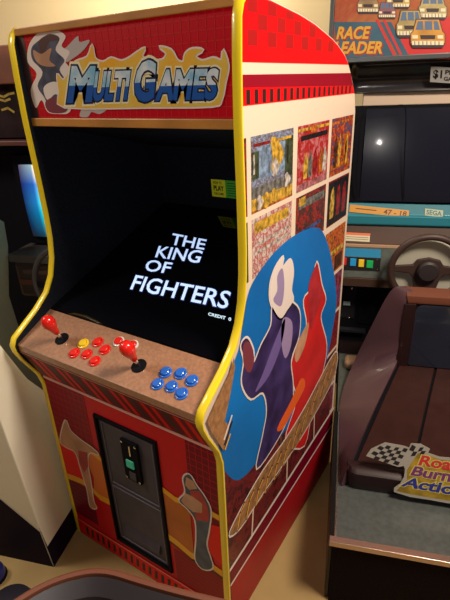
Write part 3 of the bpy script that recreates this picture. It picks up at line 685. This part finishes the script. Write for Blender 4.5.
def car(x0, y0, x1, y1, c, l):
    X = lambda t: x0+(x1-x0)*t
    Y = lambda t: y0+(y1-y0)*t
    k = mat('car ink', (.05, .03, .04), .4); gl = mat('car window print', (.10, .16, .28), .4); m = mat('car print %.2f' % c[0], c, .4, noise=.3, nscale=30)
    rp([(X(.16), Y(0)), (X(.84), Y(0)), (X(.93), Y(.42)), (X(1), Y(.5)), (X(1), Y(.86)), (X(.92), Y(1)), (X(.08), Y(1)), (X(0), Y(.86)), (X(0), Y(.5)), (X(.07), Y(.42))], k, l)
    rp([(X(.18), Y(.03)), (X(.82), Y(.03)), (X(.91), Y(.43)), (X(.98), Y(.52)), (X(.98), Y(.84)), (X(.02), Y(.84)), (X(.02), Y(.52)), (X(.09), Y(.43))], m, l+1)
    rp([(X(.22), Y(.08)), (X(.78), Y(.08)), (X(.85), Y(.38)), (X(.15), Y(.38))], gl, l+2)
    for t in (.36, .62): rp([(X(t), Y(.06)), (X(t+.05), Y(.06)), (X(t+.06), Y(.38)), (X(t+.01), Y(.38))], m, l+3)
    rp([(X(.28), Y(.56)), (X(.72), Y(.56)), (X(.70), Y(.70)), (X(.30), Y(.70))], k, l+2)
    for t in (.06, .78): rp([(X(t), Y(.56)), (X(t+.16), Y(.56)), (X(t+.16), Y(.68)), (X(t), Y(.68))], mat('headlamp print', (.80, .72, .50), .4), l+2)
    rp([(X(.05), Y(.76)), (X(.95), Y(.76)), (X(.95), Y(.90)), (X(.05), Y(.90))], mat('headlamp print', (0, 0, 0)), l+2)
    for i in range(7): rp([(X(.12+i*.115), Y(.77)), (X(.14+i*.115), Y(.77)), (X(.14+i*.115), Y(.90)), (X(.12+i*.115), Y(.90))], k, l+3)
car(357, -8, 379, 14, (.35, .22, .10), 6); car(378, 2, 396, 19, (.30, .12, .14), 10); car(386, -12, 410, 9, (.62, .42, .10), 9)
car(418, -6, 447, 20, (.52, .42, .18), 12); car(396, 10, 424, 38, (.50, .38, .14), 16); car(410, 19, 445, 48, (.66, .32, .05), 20)
car(452, 8, 482, 36, (.62, .1, .06), 10)
A.done('marquee_artwork', mqr)
# steering wheel
WC = Vector(at_v(427.5, 270.5, 1.0)); WRm = WC.x-at_v(390.5, 272, 1.0)[0]
DBR = mat('dark brown rubber', (.05, .026, .022), .5)
bm = B(); tube(bm, [WC+Vector((math.cos(a)*WRm, 0, math.sin(a)*WRm)) for a in [i*2*PI/48 for i in range(48)]], .0145, 12, closed=True)
sw = finish(bm, 'steering_wheel', DBR, rc, smooth=True)
def slab(pts, y0, y1, name, m, par, bev=.004):
    bm = B(); loft(bm, [[(WC.x+a, y, WC.z+b) for a, b in pts] for y in (y0, y1)]); return finish(bm, name, m, par, bevel=bev)
yv = WC.y
slab([(-.150, .012), (-.060, .022), (-.045, .045), (0, .055), (.045, .045), (.060, .022), (.150, .012), (.150, -.012), (.07, -.018), (.055, -.035), (.032, -.150), (-.032, -.150), (-.055, -.035), (-.07, -.018), (-.150, -.012)], yv+.002, yv+.016, 'spoke_plate', DBR, sw)
bm = B(); lathe(bm, [(.044, 0), (.044, .022), (.036, .03), (.0002, .031)], WC+Vector((0, .002, 0)), 28, (0, -1, 0)); finish(bm, 'horn_pad', mat('black rubber', (.03, .022, .024), .5), sw, smooth=True)
bm = B(); tube(bm, [WC+Vector((0, .014, 0)), WC+Vector((0, .09, 0))], .03, 16); finish(bm, 'steering_column', BLACK, sw, smooth=True)
bm = B(); lathe(bm, [(.138, 0), (.138, .012), (.128, .02), (.0002, .02)], WC+Vector((0, .055, -.012)), 40, (0, -1, 0)); finish(bm, 'column_shroud', mat('pale cream shroud', (.46, .44, .36), .5), rc, smooth=True)
# coin unit details
A0 = 1.20
def cb_(x0, y0, x1, y1, d, name, m, bev=.002):
    a = at_v(x0, y1, A0); b = at_v(x1, y0, A0); bm = B(); box(bm, (max(a[0], -.028), A0-d, a[2]), (b[0], A0+.001, b[2])); return finish(bm, name, m, rc, bevel=bev)
cu = cb_(338, 318, 354, 286, .004, 'coin_plate', DG); cb_(338, 331, 365, 326, .03, 'coin_shelf', DG); cb_(343.5, 305, 350, 300.8, .006, 'white_sticker', mat('white ink', (.45, .60, .70), .5), 0); cb_(367, 372, 380, 335, .006, 'lower_coin_cover', BLACK)
cb_(360, 324, 374, 292, .006, 'coin_return_cover', BLACK)
for px in ((342, 288), (352, 288), (340, 316), (349, 317)):
    c = Vector(at_v(*px, A0)); c.x = max(c.x, -.02); bm = B(); lathe(bm, [(.005, .003), (.005, .006), (.003, .007)], c, 10, (0, -1, 0)); finish(bm, 'screw', CHROME, cu)

# ---- platform
PZ = .28
plat = thing('platform', 'low grey seat platform with a chrome front edge under the dark tub', 'platform', (.45, .006, 0))
bm = B(); box(bm, (.012, .006, 0), (.95, 1.19, PZ-.004)); finish(bm, 'platform_case', mat('black brown carpet', (.012, .006, .006), .9, spec=.1, noise=.6, nscale=180, bump=.5), plat)
bm = B(); box(bm, (.012, .006, PZ-.004), (.95, 1.05, PZ)); finish(bm, 'platform_top', mat('grey platform top', (.07, .08, .078), .45, noise=.25, nscale=60, coat=.2), plat)
bm = B(); prism_x(bm, [(-.002, PZ-.022), (-.004, PZ), (.016, PZ+.001), (.016, PZ), (.006, PZ-.004), (.006, PZ-.022)], .002, .95); finish(bm, 'chrome_edge', mat('worn chrome', (.55, .42, .38), .25, metal=.9), plat, bevel=.001)
bm = B(); box(bm, (.0, .014, 0), (.012, .60, PZ-.004)); box(bm, (.0, .014, PZ-.004), (.016, .60, PZ+.001)) ; finish(bm, 'side_trim', mat('black metal edge', (.02, .02, .02), .25, metal=.6), plat, bevel=.002)
bm = B(); box(bm, (.016, .016, PZ), (.021, .60, PZ+.001)); finish(bm, 'chrome_side_bead', CHROME, plat)

# ---- the moulded tub
MAU = mat('mauve brown plastic', (.088, .043, .054), .45, noise=.2, nscale=6, spec=.25, coat=.05); TUBD = mat('dark brown moulded plastic', (.022, .009, .010), .4, spec=.25, coat=.08)
PLK = mat('ribbed dark brown panel', (.034, .011, .009), .5, spec=.15, noise=.2, nscale=20); RIMB = mat('copper brown rim plastic', (.14, .045, .025), .4, coat=.1)
LV0 = at_z(391, 494.7, .285)[1]; LV1 = at_z(372, 463, .357)[1]
def make_tub(label, base, sticker):
    t = thing('moulded_tub', label, 'plastic tub', base)
    UC = .47
    M = lambda p: (2*UC-p[0], p[1], p[2])
    A_ = [at_z(348, 468, .345), at_z(351, 461, .36), at_z(374, 410, .375), at_v(396, 364, .775), at_v(402, 345, .785), at_v(404, 322, .79), at_v(404, 304, .79), at_v(411, 295, .80)]
    B_ = [at_z(342, 482, .30), at_z(340, 474, .30), at_z(339, 440, .30), at_z(341, 397, .30), at_v(353, 364, .84), at_v(369, 331, .85), at_v(386, 298, .85), at_v(396, 287, .84)]
    A_[0] = (A_[0][0], min(A_[0][1], LV0+.05), A_[0][2])
    R_top = (at_v(411, 286.5, .84)); B_.append(R_top); A_.append(at_v(420, 297, .80))
    for side in (0, 1):
        bm = B(); f = (lambda p: p) if not side else M
        a = smoothc(A_, 4, False); b = smoothc(B_, 4, False); loops = []
        for p, q_ in zip(a, b):
            p = Vector(f(p)); q_ = Vector(f(q_)); mid = (p+q_)/2+Vector((0, 0, .006)); nxt = Vector((p.x, p.y+.004, p.z-.012))
            lo = Vector((q_.x, q_.y, PZ+.0015)); li = Vector((p.x+(.004 if not side else -.004), p.y, PZ+.0015))
            if q_.z > .45: lo = Vector((q_.x, q_.y+.02, PZ+.0015))
            loops.append([lo, q_, mid, p, li])
        loft(bm, loops); finish(bm, 'side_wall', MAU, t, smooth=True)
    # back wall with glossy panel, rim
    zt_ = A_[-1][2]; ul_ = at_v(404, 340, .80)[0]; ur_ = 2*UC-ul_
    bm = B(); box(bm, (ul_-.004, .80, PZ+.0015), (ur_+.004, .825, zt_)); finish(bm, 'back_wall', TUBD, t, bevel=.004)
    g0 = at_v(407, 365, .795); g1 = at_v(410, 304, .795)
    a0, a1, c0, c1 = g0[0], 2*UC-g0[0], g0[2], g1[2]
    bm = B(); pts = []
    for cx, cz, s0 in ((a1-.03, c1-.03, 0), (a0+.03, c1-.03, 1), (a0+.012, c0+.012, 2), (a1-.012, c0+.012, 3)):
        rr = .03 if s0 < 2 else .012
        for k_ in range(6): an = s0*PI/2+k_*PI/10; pts.append((cx+rr*math.cos(an), cz+rr*math.sin(an)))
    loft(bm, [[(x, .800, z) for x, z in pts], [(x, .790, z) for x, z in pts]]); finish(bm, 'glossy_panel', mat('glossy blue black plastic', (.018, .024, .042), .14, spec=.8, coat=.7, noise=.4, nscale=5), t, bevel=.004)
    L_ = at_v(411, 286.5, .84)
    prof = [(.80, c1+.003), (.790, c1+.006), (.788, c1+.014), (.792, zt_+.004), (.80, L_[2]-.018), (.825, L_[2]-.002), (.838, L_[2]), (.85, L_[2]-.01), (.85, zt_-.012)]
    bm = B(); loft(bm, [[(x+s_*(.006 if v_ < .81 and z_ < zt_ else 0), v_, z_) for v_, z_ in prof] for x, s_ in ((A_[5][0]-.002, 1), (2*UC-A_[5][0]+.002, -1))]); finish(bm, 'back_rim', RIMB, t, smooth=True)
    bm = B(); box(bm, (L_[0]+.0, .826, PZ+.0015), (2*UC-L_[0], .85, zt_-.012)); finish(bm, 'rear_shell', MAU, t)
    # inner side frames
    for s_ in (0, 1):
        f = (lambda x: x) if not s_ else (lambda x: 2*UC-x)
        bm = B(); xs_ = sorted((f(A_[3][0]+.002), f(a0))); box(bm, (xs_[0], .786, .40), (xs_[1], .80, c1+.003)); finish(bm, 'inner_frame', TUBD, t, bevel=.003)
    # ribbed floor: planks fanning like in the photograph
    fz0, fz1 = .345, .405; v0, v1 = LV0+.055, .792
    n0 = A_[1][0]+.012; n1 = A_[3][0]+.012; s0 = at_v(411, 452, .30)[0]; d0 = at_z(410, 453, .352); d1 = at_z(437, 374, .40)
    step0 = d0[0]-n0; step1 = d1[0]-n1
    e0 = [n0, d0[0]-.003, d0[0]+.003]; e1 = [n1, d1[0]-.003, d1[0]+.003]
    k_ = 0; x0, x1 = n0, n1; w0 = d0[0]-n0; w1 = d1[0]-n1
    for k_ in range(3):
        a_, b_ = x0+w0*k_+.004, x1+w1*k_+.004; c_, d_ = x0+w0*(k_+1)-.004, x1+w1*(k_+1)-.004
        lim0, lim1 = 2*UC-n0, 2*UC-n1
        c_ = min(c_, lim0); d_ = min(d_, lim1)
        if a_ > lim0-.02 or b_ > lim1-.02: continue
        bm = B(); loft(bm, [[(a_, v0, fz0), (c_, v0, fz0), (c_, v0, fz0-.03), (a_, v0, fz0-.03)], [(b_, v1, fz1), (d_, v1, fz1), (d_, v1, fz1-.03), (b_, v1, fz1-.03)]])
        finish(bm, 'floor_plank', PLK, t, bevel=.003)
    bm = B(); loft(bm, [[(n0-.008, v0+.01, fz0-.008), (2*UC-n0+.008, v0+.01, fz0-.008), (2*UC-n0+.008, v0+.01, fz0-.04), (n0-.008, v0+.01, fz0-.04)], [(n1-.008, v1, fz1-.008), (2*UC-n1+.008, v1, fz1-.008), (2*UC-n1+.008, v1, fz1-.04), (n1-.008, v1, fz1-.04)]])
    finish(bm, 'floor_tray', BLACK, t)
    pf = [(LV0+.006, PZ+.004), (LV0, PZ+.03), (LV0+.004, .345), (LV0+.018, .356), (LV0+.045, .358), (LV0+.06, .35), (LV0+.06, PZ+.004)]
    lx = at_z(346, 486, .285)[0]
    bm = B(); n_ = 6; loops = []
    for i in range(n_+1):
        a = i/n_*PI/2; ins = .03*(1-math.sin(a)); loops.append([(lx+.03*(1-math.cos(a)), p[0]+ins*(1 if p[0] < LV0+.05 else 0), p[1]) for p in pf])
    loops += [[(2*UC-q_[0], q_[1], q_[2]) for q_ in l] for l in loops[::-1]]
    loft(bm, loops); finish(bm, 'front_lip', TUBD, t, smooth=True)
    return t
tub = make_tub('dark brown moulded tub with a Road Burners Action sticker on its front lip', (.45, .5, PZ), True)
# sticker leaning on the lip: chequered flags and red, yellow and blue lettering
tt = tub
A, at = plane_art(LV0-.024, .290, LV0+.018, .400, .0)
def st(px, m, l): A.poly([at(*p) for p in px], m, l)
back = [(394, 492), (394, 488), (400, 484), (404, 477), (405, 470), (404, 466), (398, 467), (366, 456), (371, 449), (385, 442.5), (404, 446), (409, 448), (411, 443.5), (421, 444), (430, 449), (428, 453), (440, 457), (452, 458), (520, 464), (520, 512), (452, 504), (430, 500), (410, 497)]
bk = [at(*p) for p in back]
o_ = A.o.copy(); n_ = A.n.copy()
bm = B(); loft(bm, [[o_+A.a*a+A.b*b for a, b in bk], [o_-n_*.003+A.a*a+A.b*b for a, b in bk]]); bmesh.ops.triangulate(bm, faces=[f for f in bm.faces if len(f.verts) > 4])
sb = finish(bm, 'cut_out_sign', mat('white sign edge', (.30, .28, .25), .45), tt)
st([(396, 491), (401, 486), (407, 480), (407, 470), (412, 462), (418, 453), (428, 455), (440, 459.5), (520, 468), (520, 508), (452, 501), (430, 497.5), (410, 494)], mat('sign yellow print', (.36, .24, .025), .4, noise=.5, nscale=30), 1)
CK = mat('sign black print', (.015, .012, .015), .45)
def flag(q4, nx, ny, l):
    g = lambda s, t: tuple((1-s)*(1-t)*q4[0][k]+s*(1-t)*q4[1][k]+s*t*q4[2][k]+(1-s)*t*q4[3][k] + (1.2*math.sin(s*5) if k else 0) for k in (0, 1))
    for i in range(nx):
        for j in range(ny):
            if (i+j) % 2: st([g(i/nx, j/ny), g((i+1)/nx, j/ny), g((i+1)/nx, (j+1)/ny), g(i/nx, (j+1)/ny)], CK, l)
flag(((368, 456), (398, 466.5), (408, 450), (383, 443)), 6, 5, 3); flag(((406, 455), (424, 455), (428, 449), (412, 444.5)), 4, 2, 3)
for txt, qd, m in (('Roa', ((418, 465), (450, 470.5), (453, 459), (422, 455)), mat('sign red print', (.45, .03, .03), .4)), ('d', ((451.5, 470.5), (462, 472), (465, 459), (454, 457)), mat('sign red print', (0, 0, 0))),
                   ('Burners', ((410, 475), (478, 487), (480, 474), (415, 466)), mat('sign violet print', (.14, .03, .14), .4)), ('Action', ((400, 486), (464, 497), (466, 485), (407, 477)), mat('sign navy print', (.02, .03, .22), .4))):
    Q = [at(*p) for p in qd]; bx = A.text(txt, 0, 0, 1, 1, m, 6, bold=.03, quad=Q)
    A.text(txt, 0, 0, 1, 1, mat('sign cream print', (.50, .42, .12), .4), 4, bold=.085, quad=Q, ref=bx)
A.lift = 0
A.done('sign_lettering', sb)

# nearer shell, of which only the rear rim reaches into the picture
ns = thing('moulded_seat_shell', 'brown rimmed dark plastic shell cut off by the bottom edge of the photo', 'plastic shell', (-.30, -.72, 0))
ZR = .80
px = [(-30, 640), (-4, 614), (18, 598), (40, 585), (60, 576.5), (80, 571), (97, 569), (115, 571), (140, 578.5), (170, 587), (200, 594.5), (235, 603), (275, 614)]
rim_ = smoothc([at_z(x, y, ZR) for x, y in px], 3, False)
def inward(i, d):
    a = Vector(rim_[max(0, i-1)]); b = Vector(rim_[min(len(rim_)-1, i+1)]); t = (b-a).normalized(); n = Vector((t.y, -t.x, 0)); p = Vector(rim_[i])+n*d; return p
def ring(prof, name, m, par, **k):
    bm = B(); loft(bm, [[Vector((*inward(i, d).xy, ZR+h)) for d, h in prof] for i in range(len(rim_))]); return finish(bm, name, m, par, smooth=True)
ring([(-.004, -.01), (-.002, .0), (.002, .002), (.007, .0), (.008, -.008), (.006, -.03), (-.002, -.03)], 'rim', RIMB, ns)
ring([(.010, -.004), (.030, -.022), (.034, -.05), (.02, -.06), (.008, -.03)], 'inner_lip', mat('rim highlight grey', (.024, .020, .024), .4, coat=.1), ns)  # paler grey puts the highlight below the rim into the colour
ring([(.028, -.028), (.075, -.075), (.11, -.12), (.10, -.14), (.02, -.08)], 'bowl', mat('smoky dark plastic', (.014, .010, .016), .4, noise=.4, nscale=9, coat=.3), ns)
bm = B(); c0 = inward(12, .06); c1 = inward(len(rim_)-8, .06); loft(bm, [[(c0.x, c0.y, z), (c1.x, c1.y, z), (c1.x, c1.y-.06, z), (c0.x, c0.y-.06, z)] for z in (0, ZR-.10)]); finish(bm, 'support', BLACK, ns)

# small tan cushion on the floor of the machine
cu0 = at_z(344, 388, PZ+.003); cu1 = (0, max(cu0[1], .90), 0); cu0 = (cu0[0], cu1[1], 0)
cs = thing('seat_cushion', 'small tan cushion wedged between the tub and the black coin case', 'cushion', (cu0[0]+.05, cu0[1]+.05, PZ))
hh = at_v(352, 363, cu0[1])[2]
bm = B(); box(bm, (cu0[0], cu0[1], PZ+.001), (cu0[0]+.10, cu0[1]+.08, hh)); finish(bm, 'cushion_pad', mat('tan vinyl', (.28, .16, .10), .5), cs, smooth=True, bevel=.018, seg=4)

# ================================================================ LEFT: DRIVING MACHINE AND CREAM PEDESTAL
lc = thing('racing_cabinet', 'dark driving arcade machine with glowing blue screen behind the red cabinet', 'arcade machine', (-1.1, .7, 0))
LV = .60
gl_ = [at_u(*p, -1.36) for p in ((0, 206), (4, 222), (8, 246), (9, 296), (18, 325), (27, 350), (34, 372))]
gp = [(.42, 0), (.42, 1.17)]+[(p[1], p[2]) for p in gl_[1:]]+[(LV+.08, .30), (LV+.08, 0)]
bm = B(); prism_x(bm, gp, -1.385, -1.36); finish(bm, 'side_panel', mat('greenish grey paint', (.30, .33, .25), .5, noise=.15, nscale=5), lc)
bm = B(); prism_x(bm, [(LV+.15, 0), (LV+.15, 1.58), (1.35, 1.58), (1.35, 0)], -2.0, -.80); finish(bm, 'case', BLACK, lc)
zd = lambda y: at_v(20, y, LV)[2]
bm = B(); box(bm, (-1.345, LV, zd(297)), (-.86, LV+.16, zd(262))); ld = finish(bm, 'dashboard', mat('brown black plastic', (.035, .022, .022), .4), lc, bevel=.02)
bm = B(); box(bm, (-1.35, LV-.01, zd(262)), (-.86, LV+.16, zd(254))); finish(bm, 'dashboard_ledge', mat('grey worn ledge', (.07, .065, .065), .4), ld, bevel=.004)
for y0, y1, x0_, x1_, c in ((273, 269, -1.30, -1.08, (.09, .055, .05)), (284, 279, -1.33, -1.18, (.12, .04, .03)), (291, 287, -1.24, -1.06, (.10, .055, .045))):
    bm = B(); box(bm, (x0_, LV-.004, zd(y0)), (x1_, LV+.001, zd(y1))); finish(bm, 'dashboard_stripe', mat('dash stripe %.2f' % c[0], c, .4), ld)
wc = Vector(at_v(36, 284, LV-.09)); wr = .16
bm = B(); tube(bm, [wc+Vector((wr, 0, 0))+Vector((math.cos(a)*wr, 0, math.sin(a)*wr)) for a in [i*2*PI/40 for i in range(40)]], .011, 10, closed=True)
lw = finish(bm, 'steering_wheel', mat('grey rubber', (.045, .04, .045), .4), lc, smooth=True)
bm = B(); c_ = wc+Vector((wr, 0, 0)); lathe(bm, [(.05, 0), (.05, .02), (.0002, .025)], c_, 20, (0, -1, 0)); tube(bm, [c_, c_+Vector((0, .095, 0))], .02, 10); finish(bm, 'steering_hub', BLACK, lw)
bm = B(); box(bm, (c_.x-wr, c_.y-.006, c_.z-.012), (c_.x+wr, c_.y+.006, c_.z+.012)); finish(bm, 'spoke', BLACK, lw)
# screen: a bulging tube picture, its reflected streak put into the glow
SV = LV+.10
s0 = at_v(18, 165, SV); s1 = at_v(31, 236, SV)
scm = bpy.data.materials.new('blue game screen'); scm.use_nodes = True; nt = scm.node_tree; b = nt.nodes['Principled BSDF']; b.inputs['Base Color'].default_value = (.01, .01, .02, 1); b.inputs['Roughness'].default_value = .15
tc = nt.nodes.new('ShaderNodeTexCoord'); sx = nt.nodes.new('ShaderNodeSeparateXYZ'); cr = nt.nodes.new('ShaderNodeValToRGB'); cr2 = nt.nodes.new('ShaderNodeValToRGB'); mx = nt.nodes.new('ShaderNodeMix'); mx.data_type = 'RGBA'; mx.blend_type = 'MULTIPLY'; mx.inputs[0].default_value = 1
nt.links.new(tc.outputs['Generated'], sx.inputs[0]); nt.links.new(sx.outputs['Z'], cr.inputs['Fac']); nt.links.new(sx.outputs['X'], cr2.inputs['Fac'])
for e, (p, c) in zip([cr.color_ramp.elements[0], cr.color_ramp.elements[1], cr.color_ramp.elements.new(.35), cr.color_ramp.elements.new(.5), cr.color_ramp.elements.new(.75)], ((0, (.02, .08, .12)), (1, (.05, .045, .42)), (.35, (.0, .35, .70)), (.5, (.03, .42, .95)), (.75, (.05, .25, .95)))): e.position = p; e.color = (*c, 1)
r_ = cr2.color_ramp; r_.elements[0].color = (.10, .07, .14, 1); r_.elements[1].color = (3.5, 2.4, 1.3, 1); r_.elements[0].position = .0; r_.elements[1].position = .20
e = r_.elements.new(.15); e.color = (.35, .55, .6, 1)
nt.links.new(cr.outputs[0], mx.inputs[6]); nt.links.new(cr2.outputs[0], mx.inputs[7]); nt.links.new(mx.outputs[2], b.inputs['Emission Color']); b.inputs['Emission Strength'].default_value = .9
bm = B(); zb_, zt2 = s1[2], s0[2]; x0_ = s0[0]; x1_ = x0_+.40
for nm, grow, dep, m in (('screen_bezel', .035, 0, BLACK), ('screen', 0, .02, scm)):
    bm = B(); nx = ny = 8; g = []
    for i in range(nx+1):
        g.append([bm.verts.new((x0_-grow+(x1_-x0_+2*grow)*i/nx, SV-(dep*(1-(i/4-1)**2*.5-(j/4-1)**2*.5) if dep else -.012), zb_-grow+(zt2-zb_+2*grow)*j/ny)) for j in range(ny+1)])
    for i in range(nx):
        for j in range(ny): bm.faces.new((g[i][j], g[i+1][j], g[i+1][j+1], g[i][j+1]))
    ed = [g[i][0] for i in range(nx+1)]+[g[nx][j] for j in range(1, ny+1)]+[g[i][ny] for i in range(nx-1, -1, -1)]+[g[0][j] for j in range(ny-1, 0, -1)]
    rr = [bm.verts.new((v.co.x, LV+.15, v.co.z)) for v in ed]
    for i in range(len(ed)): bm.faces.new((ed[i], ed[(i+1) % len(ed)], rr[(i+1) % len(rr)], rr[i]))
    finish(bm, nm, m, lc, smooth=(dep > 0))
zw = lambda y, v=LV: at_v(5, y, v)[2]
bm = B(); box(bm, (-2.0, LV+.05, zw(84)), (-.82, 1.30, zw(43))); finish(bm, 'top_board', mat('red brown wood', (.20, .06, .03), .5, noise=.4, nscale=9), lc, bevel=.004)
bm = B(); box(bm, (-2.0, LV+.08, zw(140)), (-.84, LV+.15, zw(84))); lm = finish(bm, 'marquee', mat('dark clutter print', (.022, .012, .014), .6, spec=.1, noise=.6, nscale=14), lc)
A, at = plane_art(LV+.08, 0, LV+.08, 1, .001)
for pts in (((-2, 95), (4, 97), (9, 94), (14, 93)), ((-2, 99), (5, 101), (10, 99)), ((2, 110), (8, 108), (14, 112))): A.line([at(*p) for p in pts], .008, mat('dim yellow print', (.30, .20, .03), .5), 0)
A.done('marquee_artwork', lm)
bm = B(); box(bm, (-2.0, LV+.03, zw(147)), (-.83, LV+.15, zw(142))); finish(bm, 'red_brown_rail', mat('dull red rail', (.11, .035, .03), .5), lc, bevel=.003)

# cream pedestal with black foot
cp = thing('seat_pedestal', 'cream seat pedestal with black foot and red stripe at the left edge', 'pedestal', (-1.15, .1, 0))
_c = uvz(on_plane(56, 567, Vector((0, 0, 0)), Z)); PU, PV = _c[0]-.008, _c[1]
lean = lambda z: PU-.065*min(1, z/.8)
sp_ = [(PV, 0), (PV, 1.03), (-.045, 1.0), (.025, .82), (.09, .66), (.18, .52), (.33, .42), (.33, 0)]
bm = B(); loops = [[(lean(z) if k_ else -1.32, v, z) for v, z in sp_] for k_ in (0, 1)]
loft(bm, loops); ped = finish(bm, 'pedestal_body', mat('cream laminate', (.84, .79, .64), .45, noise=.06, nscale=3), cp, bevel=.004)
A = Art((PU+.0005, PV-.0005, 0), (0, 1, 0), Vector((-.0812, 0, 1)).normalized(), lift=.0012)
BK = mat('blue black paint', (.010, .006, .018), .6, spec=.08)
A.rect(.0, .0, .392, .175, BK, 0); A.rect(0, .181, .392, .188, mat('thin red stripe', (.30, .04, .02), .4), 1)
A.done('black_foot_side', ped)
A = Art((0, PV-.0005, 0), (1, 0, 0), (0, 0, 1), lift=.0012)
tip = at_v(41, 533, PV-.0015); a0 = at_v(0, 499, PV-.0015); sl = (a0[2]-tip[2])/(a0[0]-tip[0])
A.poly([(-1.319, 0), (PU-.001, 0), (lean(.18)-.001, tip[2]+.004), (tip[0], tip[2]), (-1.319, tip[2]+sl*(-1.319-tip[0]))], BK, 0)
A.done('black_foot_front', ped)

# low round footrests at the lower left corner
def footrest(label, px, z, r, col):
    c = uvz(on_plane(px[0], px[1], Vector((0, 0, z)), Z))
    t = thing('footrest', label, 'footrest', (c[0], c[1], 0))
    bm = B(); lathe(bm, [(r, 0), (r, z*.5), (r*.92, z*.8), (r*.6, z*.97), (.002, z)], (c[0], c[1], 0), 28); finish(bm, 'cushioned_top', col, t, smooth=True)
    bm = B(); lathe(bm, [(r+.002, 0), (r+.004, .004), (r+.004, .010), (r+.001, .014)], (c[0], c[1], 0), 28); finish(bm, 'rubber_ring', BLACK, t, smooth=True)
footrest('black round footrest on the floor in the bottom left corner', (8, 603), .05, .075, mat('black lacquer', (.02, .018, .028), .3))
footrest('dark blue round footrest at the left edge, on the floor beyond the black one', (-9, 568), .05, .038, mat('dark blue lacquer', (.012, .014, .12), .3))

# ================================================================ ROOM
def struct(name, bm, m, **k): o = finish(bm, name, m, None, **k); o['kind'] = 'structure'; return o
def wbox(lo, hi):
    bm = B(); box(bm, lo, hi)
    for v in bm.verts: v.co = wuv(*v.co)
    return bm
struct('floor', wbox((-3.6, -3.2, -.05), (3.2, 2.1, 0)), mat('tan floor tile', (.40, .275, .115), .5, noise=.18, nscale=5, spec=.25))
WD = mat('dim brown wall paint', (.16, .11, .09), .8)  # walls out of view, coloured dark to cut bounced light
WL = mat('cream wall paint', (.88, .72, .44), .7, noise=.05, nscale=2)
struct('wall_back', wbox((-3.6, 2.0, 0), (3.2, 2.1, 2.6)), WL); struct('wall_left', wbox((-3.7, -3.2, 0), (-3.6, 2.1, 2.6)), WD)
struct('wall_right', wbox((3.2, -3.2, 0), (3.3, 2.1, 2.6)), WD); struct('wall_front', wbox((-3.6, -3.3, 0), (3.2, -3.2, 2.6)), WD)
struct('ceiling', wbox((-3.6, -3.2, 2.6), (3.2, 2.1, 2.65)), mat('ceiling paint', (.30, .26, .22), .8))  # out of view, darkened to hold down bounced light
# ================================================================ LIGHT
def area_light(name, loc, target, size, power, col):
    l = bpy.data.lights.new(name, 'AREA'); l.size = size; l.energy = power; l.color = col; o = bpy.data.objects.new(name, l); COL.objects.link(o)
    o.location = loc; o.rotation_euler = (Vector(target)-Vector(loc)).to_track_quat('-Z', 'Y').to_euler(); return o
area_light('ceiling_lamp', (1.75, .25, 2.5), (1.2, .4, 0), .5, 62, (1, .85, .68))
area_light('front_left_fill_light', (-1.2, -.9, 2.5), (-1.0, -.2, 0), .5, 27, (1, .88, .74))  # added fill light, brightens the pedestal and fronts on the left
p_ = wuv(-1.0, 1.2, 2.5); q_ = wuv(-.9, 1.9, 1.3)
area_light('back_wall_fill_light', p_, q_, .4, 26, (1, .86, .64))  # added fill light that brightens the back wall
fl_ = bpy.data.lights.new('camera_flash', 'POINT'); fl_.energy = 10; fl_.shadow_soft_size = .02; fl_.color = (1, .93, .85)
fo = bpy.data.objects.new('camera_flash', fl_); COL.objects.link(fo); fo.location = CAM+up*.035-rt*.02-fw*.02
w = bpy.data.worlds.new('world'); S.world = w; w.use_nodes = True; w.node_tree.nodes['Background'].inputs['Color'].default_value = (.9, .7, .55, 1); w.node_tree.nodes['Background'].inputs['Strength'].default_value = .05
